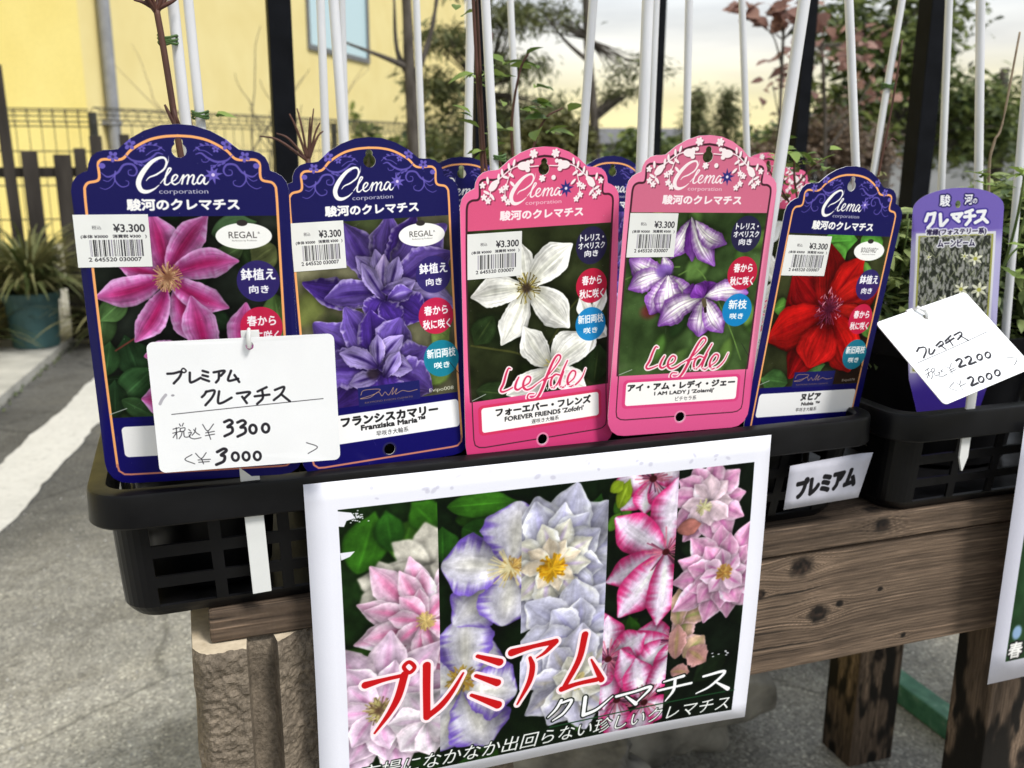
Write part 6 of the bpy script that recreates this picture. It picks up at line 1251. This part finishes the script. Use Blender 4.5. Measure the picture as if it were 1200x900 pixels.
# conifer with drooping boughs behind, and the tree with a straight trunk
tree('olive-green conifer with drooping boughs left of centre',2.05,6.6,[(0,0,0),(.03,0,1.2),(.06,0,2.4),(.1,0,4)],[],[(-.22,0,1.55,.24,.3,.07,.45),(-.30,.1,1.24,.30,.3,.06,.45),(-.05,0,.98,.40,.3,.12,.7),(.20,0,1.38,.26,.3,.08,.5),(.22,0,1.72,.22,.3,.08,.4),(-.10,0,1.9,.20,.3,.09,.3),(.40,0,1.05,.35,.3,.12,.6)],conif,.085,1700,52,.05,asp=.16,spread=.22,droop=.5)
tree('rounded olive-leaved shrub behind the white-flower label',1.98,5.0,[(0,0,0),(.02,0,.4),(.04,0,.7)],[],[(-.05,0,.86,.22,.25,.13,1.0),(-.25,0,.78,.2,.2,.12,.6),(.12,0,.86,.12,.2,.10,.4)],olive,.045,1900,53,.03,'shrub','shrub',spread=.22)
tree('slender grey-trunked tree leaning between the two pink labels',2.24,5.0,[(0,0,0),(.0,0,.6),(-.03,0,1.0),(-.08,0,1.4),(-.10,.0,1.7),(-.16,0,2.3)],[[(-.06,0,1.28),(-.2,0,1.38),(-.34,0,1.52)],[(-.02,0,.98),(.12,0,1.08),(.3,0,1.2)]],[(.20,0,1.24,.20,.2,.05,.25),(.12,0,1.13,.12,.2,.05,.18),(-.34,0,1.50,.20,.2,.10,.3),(-.25,0,1.75,.2,.2,.08,.2)],conif,.05,1600,54,.032,asp=.2,spread=.25,droop=.3)
# slim pair of upright conifers
for k,(x,h,l) in enumerate(((5.15,1.42,'left of two slim upright conifers against the sunset sky'),(5.50,1.34,'right of two slim upright conifers against the sunset sky'))):
    tree(l,x,9.0,[(0,0,0),(0,0,.8),(0,0,h)],[],[(0,0,.85,.16,.15,.25,.7),(0,0,1.1,.13,.12,.2,.6),(0,0,1.3,.07,.07,.14,.3)],conif,.07,1500,60+k,.03,asp=.2,group='slim upright conifers',spread=.3)
# copper leaved tree
tree('copper-leaved young tree hanging over the pink label, dark drooping twig',2.02,3.0,[(0,0,0),(.03,0,.5),(.03,0,.9),(.02,0,1.2),(.02,0,1.45)],[[(.02,0,1.12),(-.03,0,1.22),(-.14,0,1.27)],[(.02,0,1.2),(.12,0,1.3),(.2,0,1.32)]],[(-.13,0,1.28,.045,.05,.04,.012),(.0,0,1.30,.05,.06,.05,.02),(.03,0,1.13,.02,.03,.08,.008),(.11,0,1.27,.05,.06,.05,.016)],redleaf,.068,1100,71,.009,asp=.75,group='copper-leaved trees',spread=.4)
tree('copper-leaved bush right of the leaning stake, thick with dark pink leaves',2.62,3.5,[(0,0,0),(.02,0,.5),(0,0,.9),(-.05,0,1.25)],[[(0,0,.7),(-.2,0,.9),(-.28,0,1.1)],[(0,0,.8),(.15,0,1.0),(.25,0,1.2)]],[(-.12,0,1.22,.16,.15,.10,.035),(-.18,0,1.06,.10,.12,.10,.018),(.10,0,1.22,.18,.12,.10,.032),(.20,0,1.08,.12,.1,.07,.016)],redleaf,.05,1300,72,.014,asp=.75,group='copper-leaved trees',spread=.33)
# big evergreens on the right
tree('big dense evergreen tree behind the grey post, leaves against the sky',5.0,6.0,[(0,0,0),(.03,0,.9),(.0,0,1.6),(.1,0,2.6)],[],[(-.20,0,1.55,.45,.4,.38,.55),(.35,0,1.25,.5,.4,.42,.6),(.15,0,1.70,.5,.4,.3,.45),(-.25,0,1.02,.4,.4,.22,.6),(.9,0,1.0,.4,.4,.3,.8)],dkgreen,.085,2600,81,.08,spread=.22)
tree('second evergreen tree at the right edge, lower and darker',6.7,6.6,[(0,0,0),(.03,0,.9),(.0,0,1.5)],[],[(-.5,0,1.10,.45,.4,.3,.6),(.1,0,.95,.6,.4,.3,.6)],dkgreen,.075,2200,82,.08,spread=.22)
tree('brown leafless shrub low behind the scarlet label',3.05,4.1,[(0,0,0),(.02,0,.3),(.0,0,.6)],[],[(0,0,.86,.22,.2,.14,1.0),(-.2,0,.78,.18,.2,.12,.6),(.3,0,.80,.2,.2,.12,.6)],mat_leaf('withered_leaf',(.07,.045,.03,1),(.27,.20,.14,1)),.035,2400,83,.02,'shrub','shrub',group=None,spread=.25)
# far hedge, low buildings
hd=Leaves(); R=random.Random(90)
for i in range(15000):
    x=R.uniform(0,34); z=R.uniform(0,1)**.6*(1.0+.12*math.sin(x*.9)+.2*math.sin(x*2.3+1)+.12*math.sin(x*5.1)); hd.put((x-2,R.uniform(-.5,.5),z),(R.uniform(-1,1),R.uniform(-1,1),R.uniform(-.6,.6)),leaf_geo(.20,.11,.2,.2,3),R.uniform(-1,1),R.uniform(.6,1.3),R.random())
o=hd.build('hedge',dkgreen); o.location=(4.2,15.2,0); tag(o,'dark distant hedge along the foot of the sky','hedge'); o['kind']='stuff'
wh=mat_plain('white_render',(.36,.37,.38,1),(.46,.47,.48,1),3,.9,0,.2); rf=mat_plain('grey_roof_tile',(.10,.10,.11,1),(.16,.16,.17,1),8,.8,.2); dkw=MT('dark_window',.2,.5,(.03,.035,.04,1)).m
def house(name,label,x,y,w,d,h,rh,wins,yaw=-.5,wall=wh):
    t=thing(name,label,'house',(x,y,0),(0,0,yaw)); mb=MB(); mb.box((0,0,0),(w,d,h)); mb.build('wall',wall,t); mb=MB(); mb.add([(-.3,-.3,h),(w+.3,-.3,h),(w+.3,d+.3,h),(-.3,d+.3,h),(0,d/2,h+rh),(w,d/2,h+rh)],[(0,1,5,4),(2,3,4,5),(0,4,3),(1,2,5),(0,3,2,1)]); mb.build('roof',rf,t)
    for a,b,c,e in wins: mb=MB(); mb.box((a,-.04,b),(c,.02,e),.0); mb.build('window',dkw,t)
house('white_house','white rendered house with two small dark windows behind the copper bush',10.6,14.5,3.6,4,1.25,.25,[(1.05,.75,1.35,1.0),(1.6,.75,1.9,1.0)])
house('grey_shed','long low grey-white shed right of the posts, far behind',17.5,16.0,9,4,1.0,.25,[(1,.35,2.4,.75),(3.4,.35,4.8,.75),(6,.35,7.5,.75)],-.6)
house('white_shed','low pale building beyond the hedge between the pink labels',5.0,20,6,4,.9,.35,[(1,.3,2,.7),(3,.3,4,.7)],-.35)
